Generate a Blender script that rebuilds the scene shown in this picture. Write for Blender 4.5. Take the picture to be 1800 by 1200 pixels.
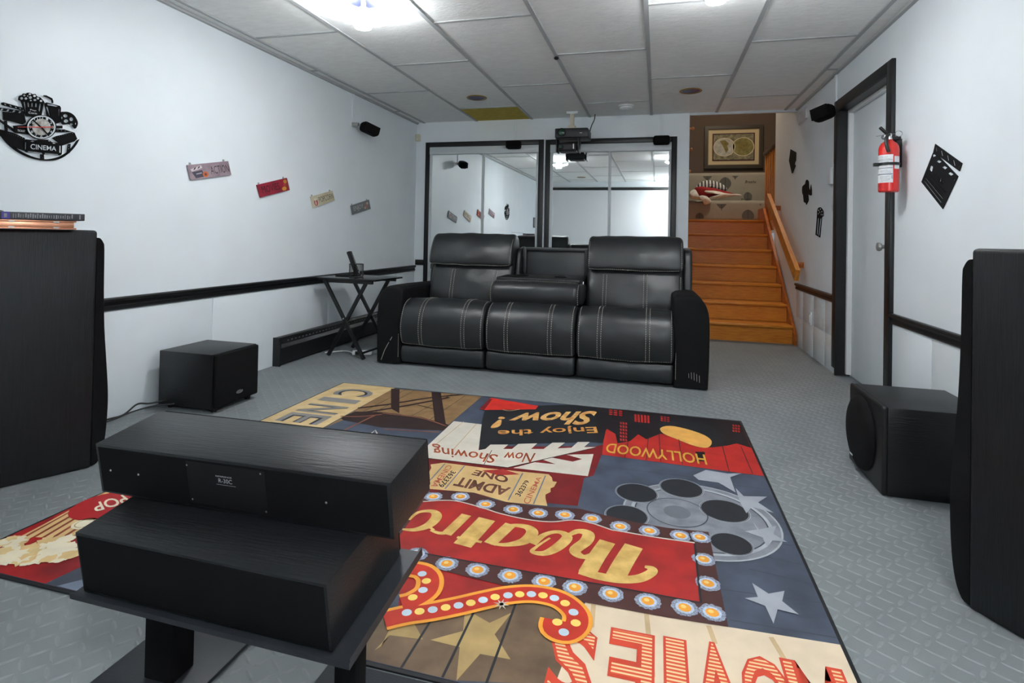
import bpy, bmesh, math, random
from math import sin, cos, pi, radians, sqrt
from mathutils import Vector, Matrix, noise

for o in list(bpy.data.objects):
    bpy.data.objects.remove(o)
scene = bpy.context.scene
col = scene.collection
random.seed(4)

# ------------------------------------------------------------------ camera
FPX, YAW, PIT, ROL, CY = 972.123, .2574, -.0121, -.0192, 403.2772
CAM = Vector((0, 0, .9455))
_f = Vector((-sin(YAW) * cos(PIT), cos(YAW) * cos(PIT), -sin(PIT)))
_r = Vector((cos(YAW), sin(YAW), 0))
_d = _f.cross(_r)
RIGHT = cos(ROL) * _r + sin(ROL) * _d
DOWN = -sin(ROL) * _r + cos(ROL) * _d
FWD = _f
cd = bpy.data.cameras.new('camera')
cam = bpy.data.objects.new('camera', cd)
col.objects.link(cam)
cd.sensor_width = 36
cd.lens = 36 * FPX / 1800
cd.shift_y = (CY - 600) / 1800
cd.clip_start = .05
cam.matrix_world = Matrix(((RIGHT.x, -DOWN.x, -FWD.x, CAM.x), (RIGHT.y, -DOWN.y, -FWD.y, CAM.y),
                           (RIGHT.z, -DOWN.z, -FWD.z, CAM.z), (0, 0, 0, 1)))
scene.camera = cam

# ------------------------------------------------------------------ world, exposure
w = bpy.data.worlds.new('world')
scene.world = w
w.use_nodes = True
w.node_tree.nodes['Background'].inputs[0].default_value = (.5, .55, .6, 1)
w.node_tree.nodes['Background'].inputs[1].default_value = .15
vs = scene.view_settings
vs.view_transform = 'Standard'
vs.look = 'None'
vs.gamma = 1
vs.use_curve_mapping = False
vs.exposure = 1.72
scene.cycles.max_bounces = 9
scene.cycles.diffuse_bounces = 6
scene.cycles.glossy_bounces = 6
LAMP = 33.0        # emission of the LED lamp panels

# the room, in metres (camera stands at x = 0, y = 0)
XL, XR, YB, YF, ZC = -2.609, 1.25, 5.666, -.95, 2.1805


def ray(u, v):
    return RIGHT * ((u - 900) / FPX) + DOWN * ((v - CY) / FPX) + FWD


def at(u, v, x=None, y=None, z=None):
    d = ray(u, v)
    t = ((x - CAM.x) / d.x if x is not None else (y - CAM.y) / d.y if y is not None else (z - CAM.z) / d.z)
    return CAM + d * t


# ------------------------------------------------------------------ materials
def lin(c):
    return tuple(((v / 255) / 12.92 if v / 255 <= .04045 else ((v / 255 + .055) / 1.055) ** 2.4) for v in c)


MATS = {}


def mat(name, rgb, rough=.5, metal=0, vary=0, vscale=8, bump=0, bscale=60, stretch=(1, 1, 1), emit=0, spec=None, coat=0, rgb2=None):
    if name in MATS:
        return MATS[name]
    m = bpy.data.materials.new(name)
    m.use_nodes = True
    nt = m.node_tree
    b = nt.nodes['Principled BSDF']
    c = lin(rgb) + (1,)
    b.inputs['Base Color'].default_value = c
    b.inputs['Roughness'].default_value = rough
    b.inputs['Metallic'].default_value = metal
    if spec is not None:
        b.inputs['Specular IOR Level'].default_value = spec
    if coat:
        b.inputs['Coat Weight'].default_value = coat
        b.inputs['Coat Roughness'].default_value = .15
    if emit:
        b.inputs['Emission Color'].default_value = c
        b.inputs['Emission Strength'].default_value = emit
    if vary or bump:
        tc = nt.nodes.new('ShaderNodeTexCoord')
        mp = nt.nodes.new('ShaderNodeMapping')
        mp.inputs['Scale'].default_value = stretch
        nt.links.new(tc.outputs['Object'], mp.inputs[0])
    if vary:
        n = nt.nodes.new('ShaderNodeTexNoise')
        n.inputs['Scale'].default_value = vscale
        n.inputs['Detail'].default_value = 6
        nt.links.new(mp.outputs[0], n.inputs['Vector'])
        rp = nt.nodes.new('ShaderNodeValToRGB')
        rp.color_ramp.elements[0].position = .3
        rp.color_ramp.elements[1].position = .7
        c2 = lin(rgb2) + (1,) if rgb2 else tuple(v * (1 - vary) for v in c[:3]) + (1,)
        rp.color_ramp.elements[0].color = c2
        rp.color_ramp.elements[1].color = c if rgb2 else tuple(min(1, v * (1 + vary * .5)) for v in c[:3]) + (1,)
        nt.links.new(n.outputs['Fac'], rp.inputs[0])
        nt.links.new(rp.outputs[0], b.inputs['Base Color'])
    if bump:
        n2 = nt.nodes.new('ShaderNodeTexNoise')
        n2.inputs['Scale'].default_value = bscale
        n2.inputs['Detail'].default_value = 5
        nt.links.new(mp.outputs[0], n2.inputs['Vector'])
        bp = nt.nodes.new('ShaderNodeBump')
        bp.inputs['Strength'].default_value = bump
        bp.inputs['Distance'].default_value = .004
        nt.links.new(n2.outputs['Fac'], bp.inputs['Height'])
        nt.links.new(bp.outputs[0], b.inputs['Normal'])
    MATS[name] = m
    return m


def striped(name, rgb, rgb2, freq, duty, axis=1, rough=.8):
    """printed hatching: two ink colours in fine stripes along one axis"""
    m = mat(name, rgb, rough)
    nt = m.node_tree
    b = nt.nodes['Principled BSDF']
    tc = nt.nodes.new('ShaderNodeTexCoord')
    sx = nt.nodes.new('ShaderNodeSeparateXYZ')
    nt.links.new(tc.outputs['Object'], sx.inputs[0])
    a = nt.nodes.new('ShaderNodeMath'); a.operation = 'MULTIPLY'; a.inputs[1].default_value = freq
    f = nt.nodes.new('ShaderNodeMath'); f.operation = 'FRACT'
    g = nt.nodes.new('ShaderNodeMath'); g.operation = 'LESS_THAN'; g.inputs[1].default_value = duty
    mx = nt.nodes.new('ShaderNodeMix'); mx.data_type = 'RGBA'
    mx.inputs[6].default_value = lin(rgb) + (1,)
    mx.inputs[7].default_value = lin(rgb2) + (1,)
    nt.links.new(sx.outputs[axis], a.inputs[0]); nt.links.new(a.outputs[0], f.inputs[0])
    nt.links.new(f.outputs[0], g.inputs[0]); nt.links.new(g.outputs[0], mx.inputs[0])
    nt.links.new(mx.outputs[2], b.inputs['Base Color'])
    return m


wall_paint = mat('wall_paint', (236, 243, 247), .42, vary=.03, vscale=3, bump=.04, bscale=180)
panel_paint = mat('panel_paint', (230, 237, 241), .35, vary=.03, vscale=4)
black_trim = mat('black_trim', (17, 18, 20), .4)
brown_trim = mat('brown_trim', (52, 36, 26), .45)
floor_rubber = mat('floor_rubber', (124, 129, 131), .55, vary=.12, vscale=5, bump=.06, bscale=300, spec=.35)
relief_rubber = mat('relief_rubber', (130, 135, 137), .5, vary=.1, vscale=5, spec=.35)
tile_white = mat('tile_white', (246, 247, 244), .9, vary=.06, vscale=40, bump=.55, bscale=110, stretch=(.35, 1, 1))
grid_white = mat('grid_white', (178, 181, 182), .6)
yellow_tile = mat('yellow_tile', (196, 172, 62), .9, vary=.18, vscale=18, bump=.3, bscale=90)
white_plastic = mat('white_plastic', (225, 227, 228), .4)
cream_plastic = mat('cream_plastic', (214, 206, 186), .45)
alu_white = mat('alu_white', (205, 211, 214), .35)
mirror = mat('mirror_glass', (236, 240, 240), .015, metal=1)
leather = mat('black_leather', (27, 30, 32), .40, bump=.2, bscale=26, spec=.6)
suede = mat('black_suede', (12, 12, 13), .85, vary=.25, vscale=14, spec=.25)
thread = mat('grey_thread', (180, 176, 166), .8)
thread_dark = mat('dark_thread', (58, 58, 58), .8)
black_plastic = mat('black_plastic', (14, 15, 16), .42)
matte_black = mat('matte_black', (9, 9, 10), .8, spec=.15)
grille_cloth = mat('grille_cloth', (12, 12, 13), .85, bump=.3, bscale=500, spec=.2)
ash_black = mat('black_ash_veneer', (22, 24, 27), .5, vary=.5, vscale=26, bump=.3, bscale=40, stretch=(6, 6, .35), rgb2=(13, 14, 16), spec=.35)
ash_flat = mat('black_ash_top', (19, 21, 24), .4, vary=.5, vscale=26, bump=.25, bscale=40, stretch=(.4, 6, 6), rgb2=(14, 15, 17), spec=.5)
metal_grey = mat('dark_grey_metal', (40, 43, 48), .45, metal=.2, bump=.1, bscale=300)
chrome = mat('chrome', (205, 205, 208), .18, metal=1)
steel = mat('galvanised', (176, 176, 174), .35, metal=.8)
oak = mat('oak', (216, 138, 42), .36, vary=.4, vscale=9, bump=.08, bscale=40, stretch=(1.2, 9, 14), rgb2=(190, 108, 26), spec=.35)
oak_dark = mat('oak_side', (190, 104, 28), .3, vary=.4, vscale=9, stretch=(9, 1.5, 3), rgb2=(150, 74, 14), coat=.08)
brown_paint = mat('brown_paint', (84, 70, 60), .75, vary=.05)
fire_red = mat('fire_red', (206, 34, 30), .25, coat=.3)
label_white = mat('label_white', (222, 224, 226), .5)
white_lamp = mat('led_panel', (248, 252, 255), .5, emit=LAMP)
gold_ring = mat('gold_ring', (170, 140, 70), .4, metal=.5)
blue_can = mat('blue_can', (26, 30, 96), .3, vary=.3)
screen_white = mat('screen_white', (232, 234, 236), .7)
cable_black = mat('cable_black', (18, 18, 19), .5)


# ------------------------------------------------------------------ mesh helpers
class B:
    """collects shapes into ONE mesh"""

    def __init__(s, M=None):
        s.v, s.f, s.mi, s.sm = [], [], [], []
        s.M = M

    def add(s, vs, fs, mi=0, smooth=False):
        n = len(s.v)
        for p in vs:
            p = Vector(p)
            s.v.append(s.M @ p if s.M else p)
        for f in fs:
            s.f.append([i + n for i in f])
            s.mi.append(mi)
            s.sm.append(smooth)
        return s

    def box(s, x0, x1, y0, y1, z0, z1, bev=0, mi=0, seg=2, T=None):
        if bev <= 0:
            vs = [(x, y, z) for x in (x0, x1) for y in (y0, y1) for z in (z0, z1)]
            fs = [(0, 1, 3, 2), (4, 6, 7, 5), (0, 4, 5, 1), (2, 3, 7, 6), (0, 2, 6, 4), (1, 5, 7, 3)]
            sm = False
        else:
            bm = bmesh.new()
            bmesh.ops.create_cube(bm, size=1)
            for q in bm.verts:
                q.co = Vector(((x0 + x1) / 2 + q.co.x * (x1 - x0), (y0 + y1) / 2 + q.co.y * (y1 - y0), (z0 + z1) / 2 + q.co.z * (z1 - z0)))
            bmesh.ops.bevel(bm, geom=bm.edges[:], offset=bev, segments=seg, profile=.5, affect='EDGES')
            bm.verts.index_update()
            vs = [q.co.copy() for q in bm.verts]
            fs = [[q.index for q in f.verts] for f in bm.faces]
            bm.free()
            sm = True
        if T:
            vs = [T @ Vector(p) for p in vs]
        return s.add(vs, fs, mi, sm)

    def tube(s, pts, r, n=8, mi=0, cap=True, rs=None):
        pts = [Vector(p) for p in pts]
        rings = []
        up = Vector((0, 0, 1))
        for i, p in enumerate(pts):
            t = (pts[min(i + 1, len(pts) - 1)] - pts[max(i - 1, 0)]).normalized()
            a = t.cross(up)
            if a.length < .05:
                a = t.cross(Vector((1, 0, 0)))
            a.normalize()
            b = t.cross(a).normalized()
            rr = rs[i] if rs else r
            rings.append([p + (a * cos(2 * pi * k / n) + b * sin(2 * pi * k / n)) * rr for k in range(n)])
        vs = [q for ring in rings for q in ring]
        fs = []
        for i in range(len(pts) - 1):
            for k in range(n):
                fs.append((i * n + k, i * n + (k + 1) % n, (i + 1) * n + (k + 1) % n, (i + 1) * n + k))
        if cap:
            fs.append(list(range(n))[::-1])
            fs.append([(len(pts) - 1) * n + k for k in range(n)])
        return s.add(vs, fs, mi, n > 5)

    def lathe(s, prof, base, axis=(0, 0, 1), n=32, mi=0, smooth=True, cap=True):
        """prof: list of (radius, height along axis)"""
        ax = Vector(axis).normalized()
        a = ax.orthogonal().normalized()
        b = ax.cross(a)
        base = Vector(base)
        vs = []
        for r, h in prof:
            for k in range(n):
                vs.append(base + ax * h + (a * cos(2 * pi * k / n) + b * sin(2 * pi * k / n)) * r)
        fs = []
        for i in range(len(prof) - 1):
            for k in range(n):
                fs.append((i * n + k, i * n + (k + 1) % n, (i + 1) * n + (k + 1) % n, (i + 1) * n + k))
        if cap:
            fs.append(list(range(n))[::-1])
            fs.append([(len(prof) - 1) * n + k for k in range(n)])
        return s.add(vs, fs, mi, smooth)

    def prism(s, loop, fn, d0, d1, mi=0):
        """2-D loop (a, b) swept from depth d0 to d1; fn(a, b, d) gives the point"""
        n = len(loop)
        vs = [fn(a, b, d0) for a, b in loop] + [fn(a, b, d1) for a, b in loop]
        fs = [list(range(n))[::-1], [n + k for k in range(n)]]
        fs += [(k, (k + 1) % n, n + (k + 1) % n, n + k) for k in range(n)]
        return s.add(vs, fs, mi)

    def obj(s, name, mats, parent=None, fix=True):
        me = bpy.data.meshes.new(name)
        me.from_pydata([tuple(p) for p in s.v], [], s.f)
        for m in (mats if isinstance(mats, (list, tuple)) else [mats]):
            me.materials.append(m)
        me.polygons.foreach_set('material_index', s.mi)
        me.polygons.foreach_set('use_smooth', s.sm)
        if fix:
            bm = bmesh.new()
            bm.from_mesh(me)
            bmesh.ops.recalc_face_normals(bm, faces=bm.faces[:])
            bm.to_mesh(me)
            bm.free()
        me.update()
        if any(s.sm):
            try:
                me.set_sharp_from_angle(angle=radians(42))
            except Exception:
                pass
        return link(name, me, parent)


def link(name, me, parent=None):
    o = bpy.data.objects.new(name, me)
    col.objects.link(o)
    if parent:
        o.parent = parent
        if parent.get('_loc'):
            o.matrix_parent_inverse = Matrix.Translation(Vector(parent['_loc'])).inverted()
    return o


def tag(o, label=None, cat=None, group=None, kind=None):
    if label: o['label'] = label
    if cat: o['category'] = cat
    if group: o['group'] = group
    if kind: o['kind'] = kind
    return o


def thing(name, label, cat, loc=(0, 0, 0), group=None):
    o = bpy.data.objects.new(name, None)
    col.objects.link(o)
    o.location = loc
    o.empty_display_size = .05
    o['_loc'] = tuple(loc)
    return tag(o, label, cat, group)


def struct(o, label=None, cat=None):
    o['kind'] = 'structure'
    if label: o['label'] = label
    if cat: o['category'] = cat
    return o


def sroot(name, label=None, cat=None, loc=(0, 0, 0)):
    o = bpy.data.objects.new(name, None)
    col.objects.link(o)
    o.location = loc
    o['_loc'] = tuple(loc)
    return struct(o, label, cat)


def smooth_path(pts, n=6, closed=False):
    """Catmull-Rom through tuples of any length"""
    out = []
    m = len(pts)
    rng = range(m if closed else m - 1)
    for i in rng:
        p0, p1, p2, p3 = (pts[(i - 1) % m] if closed or i > 0 else pts[0]), pts[i], pts[(i + 1) % m], (pts[(i + 2) % m] if closed or i + 2 < m else pts[-1])
        for k in range(n):
            t = k / n
            out.append(tuple(.5 * ((2 * b) + (-a + c) * t + (2 * a - 5 * b + 4 * c - d) * t * t + (-a + 3 * b - 3 * c + d) * t ** 3) for a, b, c, d in zip(p0, p1, p2, p3)))
    if not closed:
        out.append(tuple(pts[-1]))
    return out


def curve_mesh(splines, extrude=0.0, text=None, bold=0, shear=0):
    """2-D filled curve (loops with even-odd holes) or text -> list of verts and faces"""
    if text is not None:
        cu = bpy.data.curves.new('t', 'FONT')
        cu.body = text
        cu.resolution_u = 3
        cu.offset = bold
        cu.shear = shear
    else:
        cu = bpy.data.curves.new('c', 'CURVE')
        cu.dimensions = '2D'
        for lp in splines:
            sp = cu.splines.new('POLY')
            sp.points.add(len(lp) - 1)
            for q, (a, b) in zip(sp.points, lp):
                q.co = (a, b, 0, 1)
            sp.use_cyclic_u = True
    cu.fill_mode = 'BOTH'
    cu.extrude = extrude
    ob = bpy.data.objects.new('t', cu)
    me = bpy.data.meshes.new_from_object(ob)
    vs = [v.co.copy() for v in me.vertices]
    fs = [list(p.vertices) for p in me.polygons]
    bpy.data.objects.remove(ob)
    bpy.data.curves.remove(cu)
    bpy.data.meshes.remove(me)
    return vs, fs


def quad_text(b, s, quad, lift, mi=0, bold=0, shear=0, pad=None):
    """write a string into a world quad TL, TR, BR, BL (a flat print, lifted along 'lift')"""
    vs, fs = curve_mesh(None, 0, s, bold, shear)
    if not vs:
        return
    x0, x1 = min(v.x for v in vs), max(v.x for v in vs)
    y0, y1 = min(v.y for v in vs), max(v.y for v in vs)
    TL, TR, BR, BL = [Vector(q) for q in quad]
    out = []
    for v in vs:
        a, c = (v.x - x0) / (x1 - x0), (v.y - y0) / (y1 - y0)
        out.append((BL * (1 - a) + BR * a) * (1 - c) + (TL * (1 - a) + TR * a) * c + Vector(lift))
    b.add(out, fs, mi)


def cz(k, ox, oy):
    return lambda pts: [(ox + x * k, oy + y * k) for x, y in pts]


def ribbon(pts, ws, n=6):
    """smooth stroke through 2-D points with widths -> outline quads (verts 2-D, faces)"""
    p = smooth_path([(q[0], q[1], wd) for q, wd in zip(pts, ws)], n)
    vs, fs = [], []
    for i, (x, y, wd) in enumerate(p):
        a, c = p[max(i - 1, 0)], p[min(i + 1, len(p) - 1)]
        tx, ty = c[0] - a[0], c[1] - a[1]
        L = sqrt(tx * tx + ty * ty) or 1
        nx, ny = -ty / L * wd / 2, tx / L * wd / 2
        vs += [(x + nx, y + ny), (x - nx, y - ny)]
    for i in range(len(p) - 1):
        fs.append((2 * i, 2 * i + 1, 2 * i + 3, 2 * i + 2))
    return vs, fs


# ================================================================== SETTING
# ---- floor
b = B()
b.box(XL - .1, XR + .1, YF - .1, YB + .05, -.06, 0)
floor = struct(b.obj('floor', floor_rubber), 'grey embossed rubber floor mat covering the whole room', 'floor')
# raised leaf pattern of the mat: alternating lens-shaped bars, crosswise
P_A, P_B = .0375, .0375
verts, faces = [], []
L, Wd, Ht = .0225, .0062, .0016
ni = int((XR - XL) / P_A) + 1
nj = int((YB - .45) / P_B) + 1
for j in range(nj):
    for i in range(ni):
        cx, cy = XL + .02 + i * P_A, .45 + j * P_B
        if cx > XR - .01 or (-1.87 < cx < .40 and 1.13 < cy < 3.08):
            continue
        ang = radians(56 if (i + j) % 2 else 146)
        ca, sa = cos(ang), sin(ang)
        n0 = len(verts)
        for a, c, h in ((-L, 0, 0), (-L * .45, Wd * .8, 0), (L * .45, Wd * .8, 0), (L, 0, 0), (L * .45, -Wd * .8, 0), (-L * .45, -Wd * .8, 0), (-L * .5, 0, Ht), (L * .5, 0, Ht)):
            verts.append((cx + a * ca - c * sa, cy + a * sa + c * ca, h + .0001))
        for f in ((0, 6, 1), (1, 6, 7, 2), (2, 7, 3), (3, 7, 4), (4, 7, 6, 5), (5, 6, 0)):
            faces.append([n0 + k for k in f][::-1])
me = bpy.data.meshes.new('tread_pattern')
me.from_pydata(verts, [], faces)
me.materials.append(relief_rubber)
tr = link('tread_pattern', me, floor)
tr['kind'] = 'stuff'

# ---- walls
wl = struct(B().box(XL - .12, XL, YF - .1, YB + .1, 0, ZC + .1).obj('wall_left', wall_paint), 'white painted long wall with clock, word signs and black rail', 'wall')
seams = [-.9, .35, 1.57, 2.79, 4.01, 5.23, YB]
for a, c in zip(seams, seams[1:]):
    B().box(XL, XL + .006, a + .003, c - .003, .0, .536, .002).obj('panel', panel_paint, wl)
wb = struct(B().box(XL, .288, YB, YB + .12, 0, ZC + .1).obj('wall_back', wall_paint), 'white back wall holding the two mirrored closets', 'wall')
wf = struct(B().box(XL, XR, YF - .12, YF, 0, ZC + .1).obj('wall_front', wall_paint), 'white wall behind the projection screen', 'wall')
D0, D1, DT = 3.515, 4.405, 1.895      # door opening on the right wall
b = B()
b.box(XR, XR + .12, YF - .1, D0, 0, ZC + .1)
b.box(XR, XR + .12, D1, 6.66, 0, ZC + .1)
b.box(XR, XR + .12, D0, D1, DT, ZC + .1)
b.box(XR, XR + .12, YB + .12, 6.66, ZC + .1, 3.6)
wr = struct(b.obj('wall_right', wall_paint), 'white painted wall with door, extinguisher and black film cutouts', 'wall')
for a, c in zip((1.2, 1.85, 2.5, 3.0), (1.85, 2.5, 3.0, 3.45)):
    B().box(XR - .006, XR, a + .003, c - .003, 0, .51, .002).obj('panel', panel_paint, wr)
for a, c in zip((4.475, 4.70, 5.02, 5.36), (4.70, 5.02, 5.36, 5.60)):
    for z0, z1 in ((0, .26), (.26, .51)):
        B().box(XR - .006, XR, a + .003, c - .003, z0 + (.003 if z0 else 0), z1 - .003, .002).obj('panel', panel_paint, wr)


def rail_prof(b, y0, y1, x, s, z0, z1):
    h = z1 - z0
    pr = [(0, z0), (.010, z0), (.016, z0 + .12 * h), (.016, z0 + .32 * h), (.010, z0 + .40 * h), (.013, z0 + .55 * h), (.024, z0 + .72 * h), (.026, z0 + .9 * h), (.020, z1), (0, z1)]
    b.prism(pr, lambda a, c, d: (x + s * a, d, c), y0, y1)


b = B(); rail_prof(b, YF, YB, XL, 1, .541, .604)
struct(b.obj('trim_1', black_trim), 'black moulded chair rail along the left wall', 'trim')
b = B(); rail_prof(b, YF, D0 - .07, XR, -1, .508, .565)
struct(b.obj('trim_2', black_trim), 'black moulded chair rail on the right wall beside the floor speaker', 'trim')
b = B(); rail_prof(b, D1 + .068, 5.60, XR, -1, .508, .565)
struct(b.obj('trim_3', brown_trim), 'dark brown chair rail between door and stairs', 'trim')
b = B()
b.box(XL + .02, -2.492, YB - .018, YB, .61, .668, .004)
struct(b.obj('trim_4', black_trim), 'short black rail between room corner and closet', 'trim')

# ---- ceiling: panels lying in a grid of flat bars
ce = struct(B().box(XL - .1, XR + .1, YF - .1, YB + .02, ZC + .05, ZC + .1).obj('ceiling', tile_white), 'suspended ceiling of textured off-white tiles in a grey grid', 'ceiling')
mains = [-2.517 + .60998 * k for k in range(7)]
edges_x = [XL] + mains + [XR]
Y0c, DC = 5.088, 1.3975
LIGHTS = [(-1.535, 2.63), (.243, 2.68), (.42, -.30)]
SPOTS = [(-1.588, 4.701), (.248, 4.807), (-1.53, -.03)]
for c in range(len(edges_x) - 1):
    x0, x1 = edges_x[c], edges_x[c + 1]
    even = (c % 2 == 0)
    ys = [YB]
    y = Y0c if even else Y0c - DC / 2
    while y > YF:
        ys.append(y); y -= DC
    ys.append(YF)
    for a, d in zip(ys, ys[1:]):
        m = yellow_tile if (c == 2 and a == YB) else tile_white
        if a - d < .03:
            continue
        t = B().box(x0 + .002, x1 - .002, d + .002, a - .002, ZC + .004, ZC + .018).obj('ceiling_tile', m, ce)
        if m is yellow_tile:
            t['label'] = 'yellow stained bare insulation tile'
    for yy in ys[1:-1]:
        B().box(x0 + .012, x1 - .012, yy - .010, yy + .010, ZC - .001, ZC + .006).obj('grid_bar', grid_white, ce)
for x in mains:
    B().box(x - .0125, x + .0125, YF, YB, ZC - .003, ZC + .006).obj('grid_bar', grid_white, ce)
B().box(XL, XL + .022, YF, YB, ZC - .012, ZC + .006).obj('wall_angle', grid_white, ce)
B().box(XR - .022, XR, YF, YB, ZC - .012, ZC + .006).obj('wall_angle', grid_white, ce)
B().box(.29, XR, YB - .01, YB + .02, ZC - .02, ZC + .006).obj('wall_angle', alu_white, ce)

# ---- mirrored closets on the back wall
def closet(name, x0, x1, ztop, label, div):
    r = sroot(name, label, 'closet door', ((x0 + x1) / 2, YB, 0))
    fw = .052
    b = B()
    b.box(x0, x0 + fw, YB - .022, YB, 0, ztop, .003)
    b.box(x1 - fw, x1, YB - .022, YB, 0, ztop, .003)
    b.box(x0 + fw, x1 - fw, YB - .022, YB, ztop - fw, ztop, .003)
    b.obj('frame', black_trim, r)
    B().box(x0 + fw, x1 - fw, YB - .030, YB, ztop - fw - .085, ztop - fw - .004, .004).obj('track', alu_white, r)
    zt = ztop - fw - .086
    xs = (x0 + fw + .002, div, x1 - fw - .002)
    for k in range(2):
        a, c = xs[k] - (.012 if k else 0), xs[k + 1] + (0 if k else .012)
        yo = YB - (.014 if k == 0 else .006)
        p = B().box(a + .03, c - .022, yo - .004, yo - .001, .03, zt - .003).obj('mirror_panel', mirror, r)
        s = B()
        s.box(a, a + .030, yo - .012, yo, .01, zt, .003)
        s.box(c - .022, c, yo - .012, yo, .01, zt, .003)
        s.box(a + .03, c - .022, yo - .010, yo, .005, .03, .002)
        s.obj('panel_frame', alu_white, p)
    return r


closet('door_1', -2.490, -1.162, 1.961, 'mirrored sliding closet door in black frame, next to the left wall', at(849, 330, y=YB).x)
closet('door_2', -1.143, .173, 1.957, 'mirrored sliding closet door in black frame, nearer the stairs', at(1071, 330, y=YB).x)

# ---- room door on the right wall
d = sroot('door_3', 'plain white door in a black frame behind the fire extinguisher', 'door', (XR, 3.96, 0))
b = B()
tw = .068
b.box(XR - .022, XR, D0 - tw, D0, 0, DT + tw, .004)
b.box(XR - .022, XR, D1, D1 + tw, 0.05, DT + tw, .004)
b.box(XR - .022, XR, D0, D1, DT, DT + tw, .004)
b.obj('trim', black_trim, d)
b = B()
b.box(XR - .02, XR + .075, D1 - .012, D1 + .004, 0.005, DT)
b.box(XR - .02, XR + .075, D0 - .004, D0 + .012, 0.005, DT)
b.box(XR - .02, XR + .075, D0 + .012, D1 - .012, DT - .012, DT + .002)
b.obj('jamb', black_trim, d)
b = B()
b.box(XR + .045, XR + .075, D1 - .040, D1 - .012, .02, DT - .012)
b.box(XR + .045, XR + .075, D0 + .012, D1 - .04, DT - .035, DT - .012)
b.obj('door_stop', white_plastic, d)
sl = B().box(XR + .076, XR + .115, D0 + .012, D1 - .014, .012, DT - .014, .002).obj('door_slab', wall_paint, d)
kp = (XR + .076, at(1563, 434, x=XR + .076).y, at(1563, 434, x=XR + .076).z)
b = B()
b.lathe([(.030, 0), (.031, .004), (.024, .010), (.012, .014), (.012, .036), (.022, .042), (.027, .052), (.024, .062), (.010, .067)], kp, (-1, 0, 0), 20)
b.obj('door_knob', steel, sl)

# ---- stair hall behind the opening
RISE, RUN, NST, YS = .17, .25, 7, 5.60
SX0, SX1 = .292, 1.215
st = thing('staircase', 'varnished oak staircase of seven steps going up behind the sofa', 'stairs', (.75, YS, 0))
for k in range(NST):
    y = YS + RUN * k
    z = RISE * k
    B().box(SX0, SX1, y, y + .022, z, z + RISE - .026).obj('riser', oak, st)
    B().box(SX0, SX1, y - .032, y + (RUN if k < NST - 1 else .12) + .02, z + RISE - .026, z + RISE, .008).obj('tread', oak, st)
sl_ = RISE / RUN
lp = [(YS - .06, 0), (YS - .06, .10), (YS + RUN * 6 + .06, RISE * 6 + .32), (YS + RUN * 6 + .40, RISE * 6 + .32), (YS + RUN * 6 + .40, RISE * 6 + .1), (YS + .25, 0)]
B().prism(lp, lambda a, c, dd: (dd, a, c), SX1, XR - .008).obj('stringer', oak_dark, st)
ZL = RISE * NST
uf = struct(B().box(-.6, 2.9, YS + RUN * 6 + .14, 9.1, ZL - .12, ZL - .004).box(1.255, 2.9, 6.66, YS + RUN * 6 + .14, ZL - .12, ZL - .004).obj('floor_landing', oak), 'landing floor at the top of the stairs', 'floor')
b = B()
b.box(-.6, 2.9, 9.0, 9.1, ZL, 3.6)
wu = struct(b.obj('wall_landing', brown_paint), 'dark brown wall above the stairs carrying a framed map', 'wall')
b = B()
b.box(.17, .288, YB + .12, 7.35, 0, 3.6)
b.box(-.6, .17, 7.25, 7.35, ZL, 3.6)
b.box(-.7, -.6, 7.25, 9.1, ZL, 3.6)
struct(b.obj('wall_stair', brown_paint), 'brown wall on the hidden side of the stairs', 'wall')
struct(B().box(2.9, 3.0, 6.6, 9.1, ZL, 3.6).obj('wall_hall', brown_paint), 'brown wall at the far end of the landing', 'wall')
struct(B().box(XR + .12, 2.9, 6.54, 6.66, ZL - .1, 3.6).obj('wall_return', brown_paint), 'return wall beside the stair railing', 'wall')
struct(B().box(-.7, 3.0, YB + .02, 9.1, 3.6, 3.7).obj('ceiling_landing', tile_white), 'ceiling over the landing', 'ceiling')
struct(B().box(.17, XR + .12, YB + .02, YB + .12, ZC + .0, 3.6).obj('wall_header', brown_paint), 'wall above the opening to the stairs', 'wall')

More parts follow.
